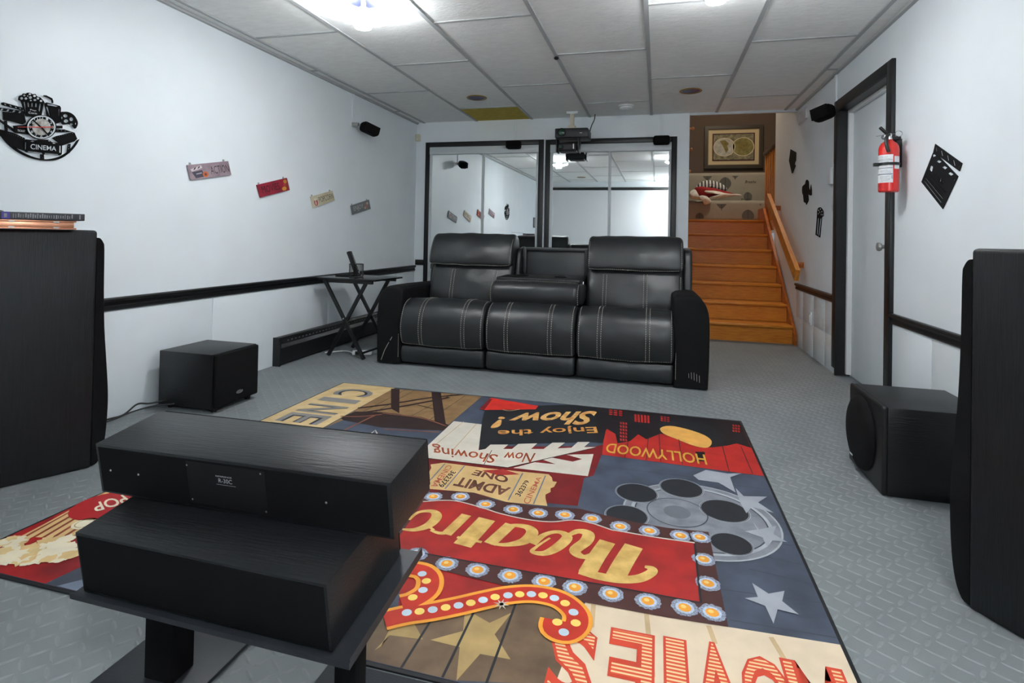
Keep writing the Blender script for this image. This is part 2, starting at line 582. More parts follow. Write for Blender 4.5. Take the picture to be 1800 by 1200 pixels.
# ================================================================== RECLINER SOFA
class Cushion:
    """a soft block: closed (y, z) profile swept along x, rounded at both ends, slightly puffed"""

    def __init__(s, prof, x0, x1, r=.03, puff=.01, n=5, wr=.004, ws=7, seed=0):
        s.p = smooth_path(prof, n, closed=True)
        m = len(s.p)
        area = sum(s.p[i][0] * s.p[(i + 1) % m][1] - s.p[(i + 1) % m][0] * s.p[i][1] for i in range(m))
        s.nrm = []
        for i in range(m):
            a, c = s.p[i - 1], s.p[(i + 1) % m]
            ty, tz = c[0] - a[0], c[1] - a[1]
            l = sqrt(ty * ty + tz * tz) or 1
            sg = 1 if area > 0 else -1
            s.nrm.append((sg * tz / l, -sg * ty / l))
        s.x0, s.x1, s.r, s.puff, s.wr, s.ws, s.seed = x0, x1, r, puff, wr, ws, seed

    def pos(s, x, i, lift=0):
        u = min(x - s.x0, s.x1 - x)
        sh = 0
        if u < s.r:
            sh = s.r - sqrt(max(0, s.r ** 2 - (s.r - u) ** 2))
        t = (x - s.x0) / (s.x1 - s.x0)
        d = s.puff * sin(pi * min(1, max(0, t))) ** .6 - sh + lift
        y, z = s.p[i]
        w_ = s.wr * noise.noise(Vector((x * s.ws, y * s.ws + s.seed * 7, z * s.ws)))
        ny, nz = s.nrm[i]
        return Vector((x, y + ny * (d + w_), z + nz * (d + w_)))

    def build(s, name, m, parent, nx=26):
        xs = [s.x0 + s.r * (1 - cos(pi / 2 * k / 5)) for k in range(6)]
        xs += [s.x0 + s.r + (s.x1 - s.x0 - 2 * s.r) * k / nx for k in range(1, nx)]
        xs += [s.x1 - s.r * (1 - cos(pi / 2 * k / 5)) for k in range(5, -1, -1)]
        m_ = len(s.p)
        b = B()
        vs = [s.pos(x, i) for x in xs for i in range(m_)]
        fs = []
        for k in range(len(xs) - 1):
            for i in range(m_):
                fs.append((k * m_ + i, k * m_ + (i + 1) % m_, (k + 1) * m_ + (i + 1) % m_, (k + 1) * m_ + i))
        fs.append(list(range(m_)))
        fs.append([(len(xs) - 1) * m_ + i for i in range(m_)][::-1])
        b.add(vs, fs, 0, True)
        s.o = b.obj(name, m, parent)
        return s.o

    def idx(s, test):
        return [i for i, q in enumerate(s.p) if test(*q)]


def dashes(b, path, dash=.009, gap=.006, r=.0017, mi=0):
    """a row of stitches along a polyline"""
    path = [Vector(p) for p in path]
    acc, L = [0], 0
    for a, c in zip(path, path[1:]):
        L += (c - a).length
        acc.append(L)

    def pt(t):
        for k in range(len(acc) - 1):
            if t <= acc[k + 1] or k == len(acc) - 2:
                q = (t - acc[k]) / max(1e-9, acc[k + 1] - acc[k])
                return path[k].lerp(path[k + 1], min(1, max(0, q)))
    t = 0
    while t + dash < L:
        b.tube([pt(t), pt(t + dash)], r, 4, mi, True)
        t += dash + gap


def stitch_band(b, cu, ids, xc, half=.012):
    ids = [i for i in ids]
    for dx in (-half, half):
        dashes(b, [cu.pos(xc + dx, i, .0008) for i in ids])
    for dx in (-half * .38, half * .38):
        b.tube([cu.pos(xc + dx, i, .0002) for i in ids], .0012, 4, 1)


def ordered(cu, i0, i1):
    m = len(cu.p)
    out = [i0]
    while out[-1] != i1:
        out.append((out[-1] + 1) % m)
    return out


def nearest(cu, y, z):
    return min(range(len(cu.p)), key=lambda i: (cu.p[i][0] - y) ** 2 + (cu.p[i][1] - z) ** 2)


so = thing('recliner_sofa', 'three-seat black leather recliner sofa with fold-down centre console and pale stitching', 'sofa', (-.83, 4.1, 0))
# carcass behind the cushions
b = B()
b.box(-1.80, .235, 4.44, 4.60, .05, .80, .03)
b.box(-1.80, .12, 3.86, 4.5, .03, .30, .01)
b.obj('carcass', leather, so)
for fx in (-1.9, .25):
    for fy in (3.78, 4.5):
        B().lathe([(.022, 0), (.024, .03), (.024, .05)], (fx, fy, 0), n=14).obj('foot', black_plastic, so)
# arms: front outline swept backwards
for name, xi, xo, zt in (('arm', -1.785, -1.975, .565), ('arm', .112, .327, .590)):
    s_ = 1 if xo > xi else -1
    wd = abs(xo - xi)
    lp = [(0, .012), (0, zt * .45), (-.012 * s_, zt - .055), (.004 * s_, zt - .012), (.035 * s_, zt), (wd * s_ * .55, zt + .002),
          (wd * s_ * .80, zt - .030), (wd * s_ * .955, zt - .10), (wd * s_ * 1.0, zt - .20), (wd * s_ * 1.0, zt * .3), (wd * s_ * .975, .012)]
    lp = [(xi + a, c) for a, c in lp]
    pts = [(q[0], q[1]) for q in smooth_path(lp, 4)]
    cx_ = sum(q[0] for q in pts) / len(pts); cz_ = sum(q[1] for q in pts) / len(pts)
    b = B()
    secs = []
    for yy, sc in ((3.668, .90), (3.671, .945), (3.680, .98), (3.70, 1.0), (3.80, 1.0), (4.0, 1.0), (4.2, 1.0), (4.40, 1.0), (4.52, .99), (4.56, .96), (4.57, .9)):
        drop = -.02 * max(0, (yy - 3.9) / .6)
        secs.append([(cx_ + (a - cx_) * sc, yy, .012 + (c - .012) * (1 - (1 - sc) * .6) + drop * c / zt) for a, c in pts])
    n_ = len(pts)
    vs = [q for sct in secs for q in sct]
    fs = [(k * n_ + i, k * n_ + (i + 1) % n_, (k + 1) * n_ + (i + 1) % n_, (k + 1) * n_ + i) for k in range(len(secs) - 1) for i in range(n_)]
    fs += [list(range(n_)), [(len(secs) - 1) * n_ + i for i in range(n_)]]
    b.add(vs, fs, 0, True)
    arm = b.obj(name, suede, so)
    b = B()
    dashes(b, [(xi + .012 * s_, 3.664, z / 100) for z in range(6, 24)], .006, .004, .0014)
    if s_ < 0:
        b.tube([(-1.93, 3.664, .03), (-1.905, 3.665, .10), (-1.872, 3.665, .16)], .0022, 5)
        b.tube([(-1.862, 3.665, .175), (-1.848, 3.665, .20)], .0022, 5)
    else:
        for q in range(5):
            b.tube([(.205 + .016 * q, 3.666, .075 - .006 * q), (.203 + .016 * q, 3.666, .115 - .008 * abs(q - 1.5))], .0012, 4)
    b.obj('stitching', thread, arm)['kind'] = 'stuff'

SEATS = [(-1.787, -1.150), (-1.144, -.518), (-.512, .116)]
seat_prof = [(3.690, .155), (3.652, .20), (3.640, .29), (3.655, .37), (3.70, .435), (3.78, .468), (3.90, .462), (4.05, .43), (4.22, .40), (4.24, .33), (4.0, .25), (3.80, .165)]
foot_prof = [(3.705, .022), (3.672, .04), (3.664, .085), (3.672, .128), (3.70, .148), (3.80, .150), (3.86, .09), (3.82, .025)]
for k, (a, c) in enumerate(SEATS):
    cu = Cushion(seat_prof, a, c, .028, .010, 6, .005, 9, k)
    o = cu.build('seat_cushion', leather, so)
    i0, i1 = nearest(cu, 4.10, .42), nearest(cu, 3.685, .16)
    if (nearest(cu, 3.64, .29) - i0) % len(cu.p) > (i1 - i0) % len(cu.p):
        i0, i1 = i1, i0
    ids = ordered(cu, i0, i1)
    b = B()
    wdt = c - a
    bands = (a + wdt * .265, a + wdt * .765) if k == 0 else (a + wdt * .25, a + wdt * .73) if k == 1 else (a + wdt * .245, a + wdt * .735)
    for xc in bands:
        stitch_band(b, cu, ids, xc)
    fr = ordered(cu, *sorted((nearest(cu, 3.69, .16), nearest(cu, 3.74, .455)))) if True else ids
    fr = [i for i in ids if cu.p[i][0] < 3.80]
    for xe in (a + .020, c - .020):
        dashes(b, [cu.pos(xe, i, .001) for i in fr])
    ib = nearest(cu, 3.675, .172)
    dashes(b, [cu.pos(a + .02 + (wdt - .04) * q / 30, ib, .001) for q in range(31)])
    b.obj('stitching', [thread, thread_dark], o)['kind'] = 'stuff'
    fcu = Cushion(foot_prof, a + .004, c - .004, .02, .004, 5, .005, 16, k + 5)
    fcu.build('footrest', leather, so)
    B().box(a + .01, c - .01, 3.74, 3.80, .012, .05).obj('footrest_board', matte_black, so)

# backrests with folded headrests
back_prof = [(4.135, .375), (4.105, .45), (4.125, .56), (4.175, .68), (4.235, .79), (4.30, .83), (4.40, .80), (4.43, .6), (4.40, .40), (4.25, .34)]
head_prof = [(4.150, .715), (4.128, .745), (4.150, .83), (4.195, .905), (4.250, .948), (4.31, .955), (4.37, .925), (4.40, .83), (4.38, .74), (4.27, .715)]
for k, (a, c) in enumerate(((-1.76, -1.085), (-.510, .185))):
    cu = Cushion(back_prof, a, c, .035, .012, 6, .008, 8, k + 11)
    o = cu.build('back_cushion', leather, so)
    i0, i1 = nearest(cu, 4.175, .68), nearest(cu, 4.11, .43)
    if (i1 - i0) % len(cu.p) > len(cu.p) / 2:
        i0, i1 = i1, i0
    ids = ordered(cu, i0, i1)
    b = B()
    for t in ((.285, .80) if k == 0 else (.20, .62)):
        stitch_band(b, cu, ids, a + (c - a) * t)
    if k == 1:
        dashes(b, [cu.pos(c - .018, i, .001) for i in ids])
    b.obj('stitching', [thread, thread_dark], o)['kind'] = 'stuff'
    hc = Cushion(head_prof, a - .018 if k == 0 else a + .004, c + .0, .03, .008, 6, .006, 10, k + 21)
    h = hc.build('headrest', leather, so)
    b = B()
    ih = nearest(hc, 4.140, .727)
    x0, x1 = hc.x0, hc.x1
    dashes(b, [hc.pos(x0 + .02 + (x1 - x0 - .04) * q / 30, ih, .0015) for q in range(31)])
    sd = [i for i in range(len(hc.p)) if hc.p[i][0] < 4.215]
    j0, j1 = nearest(hc, 4.140, .727), nearest(hc, 4.21, .92)
    if (j1 - j0) % len(hc.p) > len(hc.p) / 2:
        j0, j1 = j1, j0
    for xe in (x0 + .014, x1 - .014):
        dashes(b, [hc.pos(xe, i, .001) for i in ordered(hc, j0, j1)])
    b.obj('stitching', thread, h)['kind'] = 'stuff'
# side wing at the outer right, dark wing at the left
wing = [(4.20, .40), (4.19, .60), (4.22, .78), (4.26, .858), (4.34, .872), (4.46, .855), (4.50, .6), (4.46, .40)]
Cushion(wing, .186, .248, .018, .002, 5, .002).build('side_wing', leather, so)
Cushion([(p[0] + .03, p[1] - .04) for p in wing], -1.80, -1.768, .012, .002, 5, .002).build('side_wing', leather, so)
Cushion([(p[0] + .03, p[1] - .02) for p in wing], -1.083, -1.045, .012, .002, 5, .002).build('side_wing', leather, so)
# centre: recessed back panel and folded-down console
bk = B()
bk.box(-1.045, -.515, 4.34, 4.40, .38, .858, .012)
bp = bk.obj('centre_back_panel', leather, so)
b = B()
b.box(-1.045, -1.012, 4.315, 4.35, .60, .862, .008)
b.box(-.548, -.515, 4.315, 4.35, .60, .862, .008)
b.box(-1.02, -.54, 4.315, 4.35, .832, .862, .008)
b.obj('panel_rim', leather, bp)
con = Cushion([(3.83, .455), (3.795, .49), (3.785, .54), (3.80, .59), (3.85, .622), (3.95, .625), (4.20, .60), (4.22, .50), (4.05, .44)], -1.165, -.508, .05, .006, 6, .004, 10, 31)
c0 = con.build('console_cushion', leather, so)
b = B()
b.box(-1.135, -.52, 3.88, 4.30, .615, .648, .010)
ct = b.obj('console_tray', black_plastic, so)
for cxx in (-.98, -.69):
    B().lathe([(.046, 0), (.046, .003), (.040, .004), (.038, .001)], (cxx, 4.06, .648), n=24).obj('cup_holder', matte_black, ct)
b = B()
j0, j1 = nearest(con, 3.85, .622), nearest(con, 3.80, .48)
if (j1 - j0) % len(con.p) > len(con.p) / 2:
    j0, j1 = j1, j0
for xe in (-1.150, -.525):
    dashes(b, [con.pos(xe, i, .001) for i in ordered(con, j0, j1)])
jt = nearest(con, 3.85, .622)
dashes(b, [con.pos(-1.12 + .58 * q / 20, jt, .001) for q in range(21)], .01, .006, .001)
b.obj('stitching', thread, c0)['kind'] = 'stuff'
B().box(-.524, -.512, 4.02, 4.05, .60, .625, .002).obj('latch', chrome, so)

# ================================================================== SPEAKERS
# ---- floor towers, toed in towards the sofa
tower_label = {'L': 'tall black ash floor speaker with cases on top, by the left wall', 'R': 'tall black ash floor speaker against the right wall'}
TD, TW, TH = .39, .215, .937


def tower(tagk, corner, back, width):
    """corner: front inner foot; back, width: unit vectors on the floor"""
    c, bk, wd = Vector(corner), Vector(back), Vector(width)
    M = Matrix((( wd.x, -bk.x, 0, c.x), (wd.y, -bk.y, 0, c.y), (0, 0, 1, 0), (0, 0, 0, 1)))   # local x: width, y: forward
    t = thing('tower_speaker', tower_label[tagk], 'speaker', (c.x, c.y, 0))
    b = B(M)
    b.box(0, TW, -TD, 0, .0, TH, .012, seg=3)
    b.obj('cabinet', ash_black, t)
    prof = [(0, .005), (.018, .012), (.034, .05), (.044, .12), (.049, .22), (.048, .30), (.040, .42), (.031, .55), (.026, .70), (.024, .86), (.020, .888), (.010, .905), (0, .908)]
    pr = [(a, z) for a, z in smooth_path(prof, 3)]
    b = B(M)
    b.prism(pr, lambda a, z, dd: (dd, a + .001, z), .008, TW - .008)
    g = b.obj('grille', grille_cloth, t)
    return t


tower('L', (-2.148, 1.704, 0), (-.489, -.872, 0), (-.872, .489, 0))
tower('R', (.796, 1.712, 0), (.545, -.839, 0), (.839, .545, 0))

# ---- cases lying on the left tower
Rz = Matrix.Rotation(radians(-29), 4, 'Z')
t = thing('disc_box', 'copper-coloured metal disc case lying on the left floor speaker', 'box', (-2.235, 1.56, TH + .002))
T = Matrix.Translation((-2.262, 1.552, TH + .001)) @ Matrix.Rotation(radians(61), 4, 'Z')
copper = mat('copper_case', (214, 150, 118), .3, metal=.7)
dvd_dark = mat('case_dark', (58, 58, 62), .45, vary=.2, vscale=60)
B(T).box(-.125, .115, -.07, .07, 0, .0065, .002).obj('lid', copper, t)
B(T).box(-.118, .108, -.066, .066, .0065, .027, .002).obj('tray', copper, t)
B(T).box(-.125, .115, -.07, .07, .027, .0335, .002).obj('lid', copper, t)
for q in (-.07, .055):
    for z_ in (.004, .025):
        B(T).box(q - .008, q + .008, -.0715, -.066, z_, z_ + .005).obj('hinge', steel, t)
t = thing('disc_case', 'dark grey printed disc case stacked on the copper case', 'box', (-2.24, 1.55, TH + .04))
T2 = Matrix.Translation((-2.255, 1.553, TH + .0355)) @ Matrix.Rotation(radians(60), 4, 'Z')
B(T2).box(-.135, .135, -.072, .072, 0, .026, .002).obj('cover', dvd_dark, t)
b = B(T2)
b.box(-.100, -.078, -.0735, -.0715, .001, .025)
b.obj('spine_band', mat('purple_band', (76, 62, 150), .5), t)
b = B(T2)
for q in range(26):
    x = -.07 + q * .0066
    b.box(x, x + random.uniform(.0015, .004), -.0731, -.0715, .004 + random.uniform(0, .004), .016 + random.uniform(0, .007))
b.box(.118, .122, -.0732, -.0715, .005, .022)
b.box(-.094, -.086, -.0742, -.0734, .006, .020)
b.obj('spine_print', mat('case_print', (150, 150, 154), .6), t)
b = B(T2)
b.box(-.137, -.104, -.0738, -.0712, .0005, .0255, .003)
b.obj('spine_end', matte_black, t)

# ---- subwoofers
t = thing('subwoofer', 'black cube subwoofer with silver badge against the left wall', 'speaker', (-2.37, 2.54, 0))
B().box(-2.545, -2.205, 2.372, 2.695, .022, .305, .004).obj('cabinet', ash_flat, t)
B().box(-2.204, -2.184, 2.376, 2.691, .026, .303, .009, seg=3).obj('grille', grille_cloth, t)
for fx in (-2.50, -2.225):
    for fy in (2.41, 2.655):
        B().lathe([(.014, 0), (.018, .022)], (fx, fy, 0), n=12).obj('foot', black_plastic, t)
b = B()
b.lathe([(.016, 0), (.016, .002), (.013, .003)], (-2.1845, 2.545, .075), (1, 0, 0), 20)
b.v = [Vector((p.x, 2.545 + (p.y - 2.545) * 1.55, .075 + (p.z - .075) * .62)) for p in b.v]
bd = b.obj('badge', chrome, t)
b = B()
quad_text(b, 'polkaudio', [(-2.181, 2.528, .0785), (-2.181, 2.562, .0785), (-2.181, 2.562, .0715), (-2.181, 2.528, .0715)], (0, 0, 0))
b.obj('badge_lettering', matte_black, bd)

t = thing('subwoofer', 'black subwoofer with round grille beside the right floor speaker', 'speaker', (1.0, 2.56, 0))
b = B()
b.box(.845, 1.185, 2.372, 2.735, .0, .331, .004)
b.obj('cabinet', ash_flat, t)
B().box(.826, .846, 2.368, 2.739, .0, .333, .010, seg=3).obj('baffle', black_plastic, t)
b = B()
b.lathe([(.146, 0), (.148, .006), (.140, .018), (.124, .026), (.060, .028), (.001, .029)], (.827, 2.575, .170), (-1, 0, 0), 48)
g = b.obj('round_grille', grille_cloth, t)
b = B()
b.box(.7975, .799, 2.60, 2.632, .060, .066)
b.obj('badge', label_white, g)

# ---- the stand in front with two centre speakers, seen from behind
KU, KL = 1.113, .965
def rel(p, k):
    return CAM + (Vector(p) - CAM) * k


def slab(b, FL, FR, BRt, BLt, up, h, mi=0, inset=0):
    """box from its four bottom corners and an up vector"""
    c = [Vector(q) for q in (FL, FR, BRt, BLt)]
    u = Vector(up).normalized() * h
    vs = c + [q + u for q in c]
    b.add(vs, [(3, 2, 1, 0), (4, 5, 6, 7), (0, 1, 5, 4), (1, 2, 6, 5), (2, 3, 7, 6), (3, 0, 4, 7)], mi)


def euler_box(W, D, H, pos, a, bt, c):
    R = Matrix.Rotation(a, 4, 'Z') @ Matrix.Rotation(bt, 4, 'X') @ Matrix.Rotation(c, 4, 'Y')
    return Matrix.Translation(pos) @ R, W, D, H


pu = rel((-.713, .829, .445), KU)
MU, WU, DU, HU = euler_box(.62 * KU, .141 * KU, .099 * KU, pu, -.014, .147, -.018)
t = thing('centre_speaker', 'long black centre speaker marked R-30C lying on top of the other', 'speaker', tuple(pu))
b = B(MU)
b.box(-WU / 2, WU / 2, 0, DU, 0.001, HU, .002)
b.obj('cabinet', ash_flat, t)
bp = B(MU).box(-WU / 2 + .008, WU / 2 - .008, -.0012, .004, .006, HU - .006, .0005).obj('back_panel', matte_black, t)
tp = B(MU).box(-WU * .155, WU * .115, -.0022, .002, .012, HU - .010, .0005).obj('terminal_plate', mat('plate_black', (12, 12, 14), .65, spec=.25), t)
for x, z in ((-.31, .055), (-.105, .092), (-.10, .02), (.07, .095), (.075, .018), (.21, .055), (-.235, .055)):
    B(MU).lathe([(.0024, 0), (.002, .0010), (.0006, .0013)], (x, -.0012, z), (0, -1, 0), 10).obj('screw', steel, t)
b = B(MU)
for s_, x0, x1, z1, z0 in (('REFERENCE', -.036, .002, .0795, .0765), ('R-30C', -.030, .002, .0735, .0650)):
    quad_text(b, s_, [(x0, -.0026, z1), (x1, -.0026, z1), (x1, -.0026, z0), (x0, -.0026, z0)], (0, 0, 0))
b.box(-.036, .010, -.0026, -.0023, .0605, .0608)
b.obj('lettering', mat('grey_print', (176, 178, 182), .6), tp)
B(MU).box(-WU / 2 + .004, WU / 2 - .004, DU, DU + .012, .004, HU - .004, .003).obj('front_grille', grille_cloth, t)

pl = rel((-.812, .855, .223), KL)
ML, WL, DL, HL = euler_box(.575 * KL, .244 * KL, .129 * KL, pl, -.029, .147, -.018)
t = thing('centre_speaker', 'shorter black wood-grain centre speaker resting in the tilted tray of the stand', 'speaker', tuple(pl))
b = B(ML)
b.box(-WL / 2, WL / 2, 0, DL, .001, HL, .002)
b.obj('cabinet', ash_flat, t)
B(ML).box(-WL / 2 + .006, WL / 2 - .006, -.0012, .003, .006, HL - .006, .0005).obj('back_panel', matte_black, t)
B(ML).box(-WL / 2 + .004, WL / 2 - .004, DL, DL + .012, .004, HL - .004, .003).obj('front_grille', grille_cloth, t)

t = thing('speaker_stand', 'low black metal speaker stand with tilted tray holding the centre speakers', 'stand', (pl.x, pl.y + .1, 0))
b = B(ML)
b.box(-WL / 2 - .018, WL / 2 + .040, -.010, DL + .02, -.007, -.001)
tr_ = b.obj('tray', metal_grey, t)
b = B(ML)
b.box(WL / 2 + .036, WL / 2 + .040, -.010, DL + .02, -.001, .010)
b.box(-WL / 2 - .018, WL / 2 + .040, -.0135, -.0095, -.007, .004)
b.obj('lip', metal_grey, tr_)
def underside(x, y):
    return ML @ Vector((x, y, -.007))
for px in (-.205, .235):
    q = underside(px, .115)
    b = B()
    if px < 0:
        b.box(q.x - .036, q.x + .036, q.y - .012, q.y + .045, .011, q.z + .004, .003)
    else:
        b.box(q.x - .022, q.x + .022, q.y - .012, q.y + .03, .011, q.z + .002, .003)
    b.obj('post', matte_black, t)
    b = B()
    b.box(q.x - .13, q.x + .10 if px < 0 else q.x + .135, q.y - .17, q.y + .155, .003, .012, .002)
    b.obj('base_plate', metal_grey, t)
# ================================================================== RUG
RX0, RX1, RY0, RY1, RZ = -1.900, .438, 1.102, 3.112, .006
rug = thing('area_rug', 'large printed cinema rug with THEATRE marquee, film reel and MOVIES lettering', 'rug', ((RX0 + RX1) / 2, (RY0 + RY1) / 2, 0))


def ink(name, rgb, vary=.12, rgb2=None, vscale=14):
    return mat('rug_' + name, rgb, .55, vary=vary, vscale=vscale, rgb2=rgb2, spec=.4)


slate = ink('slate', (70, 78, 94), .35, vscale=9)
B().box(RX0, RX1, RY0, RY1, .0005, RZ - .0008, .001).obj('backing', ink('black', (24, 25, 28)), rug)
B().box(RX0 + .010, RX1 - .010, RY0 + .010, RY1 - .010, RZ - .001, RZ).obj('ground_print', slate, rug)
c1, c3, c4, c5, c6, c7 = cz(450 / 982, 0, 650), cz(460 / 1800, 440, 650), cz(400 / 1800, 700, 680), cz(420 / 1326, 1000, 680), cz(.3, 640, 840), cz(520 / 1800, 1000, 900)
LAY = [0]


def rz(lay):
    return RZ + .00035 * lay


def bump_z(b, n0):
    """each printed piece a hair above the one before"""
    LAY[0] = (LAY[0] + 1) % 24
    for i in range(n0, len(b.v)):
        b.v[i].z += 1.2e-5 * LAY[0] + 1.0e-6 * ((i - n0) // 2)


def clampr(p):
    return Vector((min(RX1 - .011, max(RX0 + .011, p.x)), min(RY1 - .011, max(RY0 + .011, p.y)), p.z))


def fl(pts, lay):
    out = []
    for u, v in pts:
        p = at(u, v, z=rz(lay))
        out.append(clampr(p))
    return out


def poly(b, pts, lay, mi=0):
    """flat printed patch from photo pixels (any simple outline)"""
    P_ = fl(pts, lay)
    vs, fs = curve_mesh([[(p.x, p.y) for p in P_]])
    n0 = len(b.v)
    b.add([(v.x, v.y, rz(lay)) for v in vs], fs, mi)
    LAY[0] = (LAY[0] + 1) % 24
    for i in range(n0, len(b.v)):
        b.v[i].z += 1.2e-5 * LAY[0]


def wpoly(b, pts, lay, mi=0):
    vs, fs = curve_mesh([[(x, y) for x, y in pts]])
    b.add([(v.x, v.y, rz(lay)) for v in vs], fs, mi)


def stroke(b, pts, wd, lay, mi=0, n=5):
    """printed stroke; width in metres, points in photo pixels"""
    P_ = fl(pts, lay)
    ws = wd if isinstance(wd, (list, tuple)) else [wd] * len(P_)
    vs, fs = ribbon([(p.x, p.y) for p in P_], ws, n)
    n0 = len(b.v)
    b.add([clampr(Vector((x, y, rz(lay)))) for x, y in vs], fs, mi)
    bump_z(b, n0)


def disc(b, c, r, lay, mi=0, n=18, ry=None):
    b.add([(c.x + r * cos(2 * pi * k / n), c.y + (ry or r) * sin(2 * pi * k / n), rz(lay)) for k in range(n)], [list(range(n))], mi)


def rtext(b, s, quad, lay, mi=0, bold=0, shear=0):
    P_ = [at(u, v, z=rz(lay)) for u, v in quad]
    quad_text(b, s, P_, (0, 0, 0), mi, bold, shear)
    for i, v in enumerate(b.v):
        b.v[i] = clampr(v)


cream = ink('cream', (214, 188, 140), .14, (196, 164, 112))
white = ink('offwhite', (206, 198, 184), .08)
red = ink('red', (178, 34, 28), .3, (140, 24, 22), 10)
darkred = ink('darkred', (118, 22, 24), .2)
nearblk = ink('nearblack', (28, 30, 35), .2)
brown = ink('brown', (74, 38, 34), .2)
planks = ink('planks', (122, 98, 74), .35, (92, 72, 54), 12)
tan = ink('tan', (176, 148, 96), .2)
gold = ink('gold', (222, 176, 96), .3, (196, 138, 62), 22)
orange = ink('orange', (238, 160, 52), .1)
glow = ink('glow', (168, 184, 208), .25, (96, 84, 92), 220)
linem = ink('seam', (40, 38, 40), .1)
grey = ink('reel_grey', (138, 142, 150), .25, (110, 114, 122), 16)
lgrey = ink('reel_light', (172, 176, 182), .15)

# CINEMA panel along the left edge (text runs towards the near edge)
b = B()
xR = at(*c3([(985, 128)])[0], z=RZ).x
wpoly(b, [(RX0 + .011, RY1 - .011), (xR, RY1 - .011), (xR - .01, 1.95), (RX0 + .011, 1.95)], 1, 0)
pan = b.obj('cinema_panel', [cream], rug)
b = B()
cine = striped('rug_hatch_blue', (196, 190, 178), (58, 62, 78), 160, .62, 0)
p0, p1 = at(*c3([(725, 128)])[0], z=RZ), at(*c3([(370, 378)])[0], z=RZ)
xa, xb = RX0 + .070, xR - .055
stp = (p0.y - p1.y) / 4
for k, ch in enumerate('CINEMA'):
    ya, yb2 = p0.y - stp * k - .012, p0.y - stp * (k + 1) + .012
    if ch == 'I':
        ya -= .035; yb2 += .035
    for bold, lay, mi in ((.03, 2, 1), (0, 3, 0)):
        quad_text(b, ch, [Vector((xb, ya, rz(lay))), Vector((xb, yb2, rz(lay))), Vector((xa, yb2, rz(lay))), Vector((xa, ya, rz(lay)))], (0, 0, 0), mi, bold)
b.obj('cinema_lettering', [cine, ink('ink_navy', (44, 46, 60))], rug)

# director's chair panel
b = B()
poly(b, c3([(1000, 130), (1592, 182), (1365, 375), (1010, 300), (930, 300), (660, 335), (510, 398), (985, 128)]), 1, 0)
for l in (((1130, 140), (860, 290)), ((1390, 165), (1110, 315)), ((1480, 175), (1230, 345)), ((1070, 135), (770, 290))):
    stroke(b, c3(l), .004, 2, 2)
poly(b, c3([(720, 285), (930, 292), (1180, 325), (1365, 378), (1335, 418), (1100, 405), (900, 395), (640, 345), (620, 330)]), 2, 1)
poly(b, c3([(968, 128), (1027, 133), (1025, 298), (968, 265)]), 3, 1)
poly(b, c3([(1245, 150), (1310, 156), (1345, 372), (1270, 362)]), 3, 1)
stroke(b, c3([(740, 262), (980, 232), (1240, 190), (1470, 166)]), .020, 3, 1)
stroke(b, c3([(740, 298), (1000, 258), (1250, 212), (1370, 188)]), .022, 3, 1)
stroke(b, c3([(1150, 240), (1290, 276)]), .009, 3, 1)
stroke(b, c3([(910, 297), (1170, 330), (1350, 386)]), .010, 3, 3)
stroke(b, c3([(650, 412), (860, 310)]), .012, 3, 3)
stroke(b, c3([(915, 405), (1100, 418), (1300, 428)]), .010, 3, 3)
stroke(b, c3([(620, 318), (760, 320), (905, 305)]), .012, 3, 3)
stroke(b, c3([(832, 436), (860, 414), (872, 437)]), .008, 3, 4, 1)
b.obj('chair_print', [ink('floorboards', (150, 118, 80), .3, (120, 92, 60), 14), ink('chair', (44, 26, 24), .2), linem, ink('copper', (134, 80, 62), .2), white], rug)

# enjoy the show / now showing
b = B()
poly(b, c4([(220, 470), (1560, 470), (1640, 450), (1545, 700), (1470, 720), (1420, 940), (250, 830), (150, 700)]), 1, 2)
poly(b, c4([(440, 270), (660, 295), (635, 500), (690, 490), (730, 455), (870, 455), (830, 490), (900, 490), (950, 450), (1100, 445), (1050, 490), (1150, 490), (1220, 440), (1320, 440), (1260, 485), (1370, 480), (1420, 435), (1515, 435), (1470, 475), (1565, 475), (870, 635), (225, 560), (225, 470)]), 3, 1)
poly(b, c4([(910, 640), (1080, 595), (1180, 605), (1245, 610), (1130, 570), (1200, 555), (1380, 590), (1455, 570), (1330, 535), (1545, 530), (1500, 705)]), 2, 1)
poly(b, c4([(690, 160), (1340, 140), (1625, 165), (1645, 330), (1620, 445), (1515, 435), (860, 455), (640, 500), (655, 300)]), 2, 0)
poly(b, c4([(640, 175), (735, 85), (1110, 150), (1085, 176), (690, 182)]), 4, 3)
poly(b, c4([(640, 175), (720, 95), (745, 95), (680, 182)]), 5, 2)
stroke(b, c4([(825, 178), (880, 188), (960, 176)]), .006, 5, 4)
stroke(b, c4([(870, 635), (1200, 560), (1560, 478)]), .005, 4, 5)
stroke(b, c4([(230, 562), (870, 637)]), .005, 4, 5)
stroke(b, c4([(520, 270), (290, 460)]), .003, 4, 6); stroke(b, c4([(620, 290), (430, 500)]), .003, 4, 6); stroke(b, c4([(740, 500), (680, 610)]), .003, 4, 5)
b.obj('showing_panel', [nearblk, white, darkred, ink('megaphone', (206, 44, 34), .25), cream, linem, tan], rug)
b = B()
rtext(b, 'Enjoy the', c4([(1580, 362), (785, 388), (790, 330), (1560, 298)]), 5, 0, .012)
rtext(b, 'Show', c4([(1545, 300), (860, 292), (905, 205), (1575, 188)]), 5.4, 1, .03, .3)
rtext(b, '!', c4([(800, 318), (715, 330), (800, 232), (850, 238)]), 5.4, 1, .02, .0)
b.obj('enjoy_show_lettering', [ink('gold2', (226, 168, 88), .3, (190, 112, 50), 30), ink('gold3', (226, 186, 120), .35, (196, 128, 60), 30)], rug)
b = B()
rtext(b, 'Now', c4([(1065, 600), (835, 580), (830, 512), (1088, 522)]), 5, 0, .01, .25)
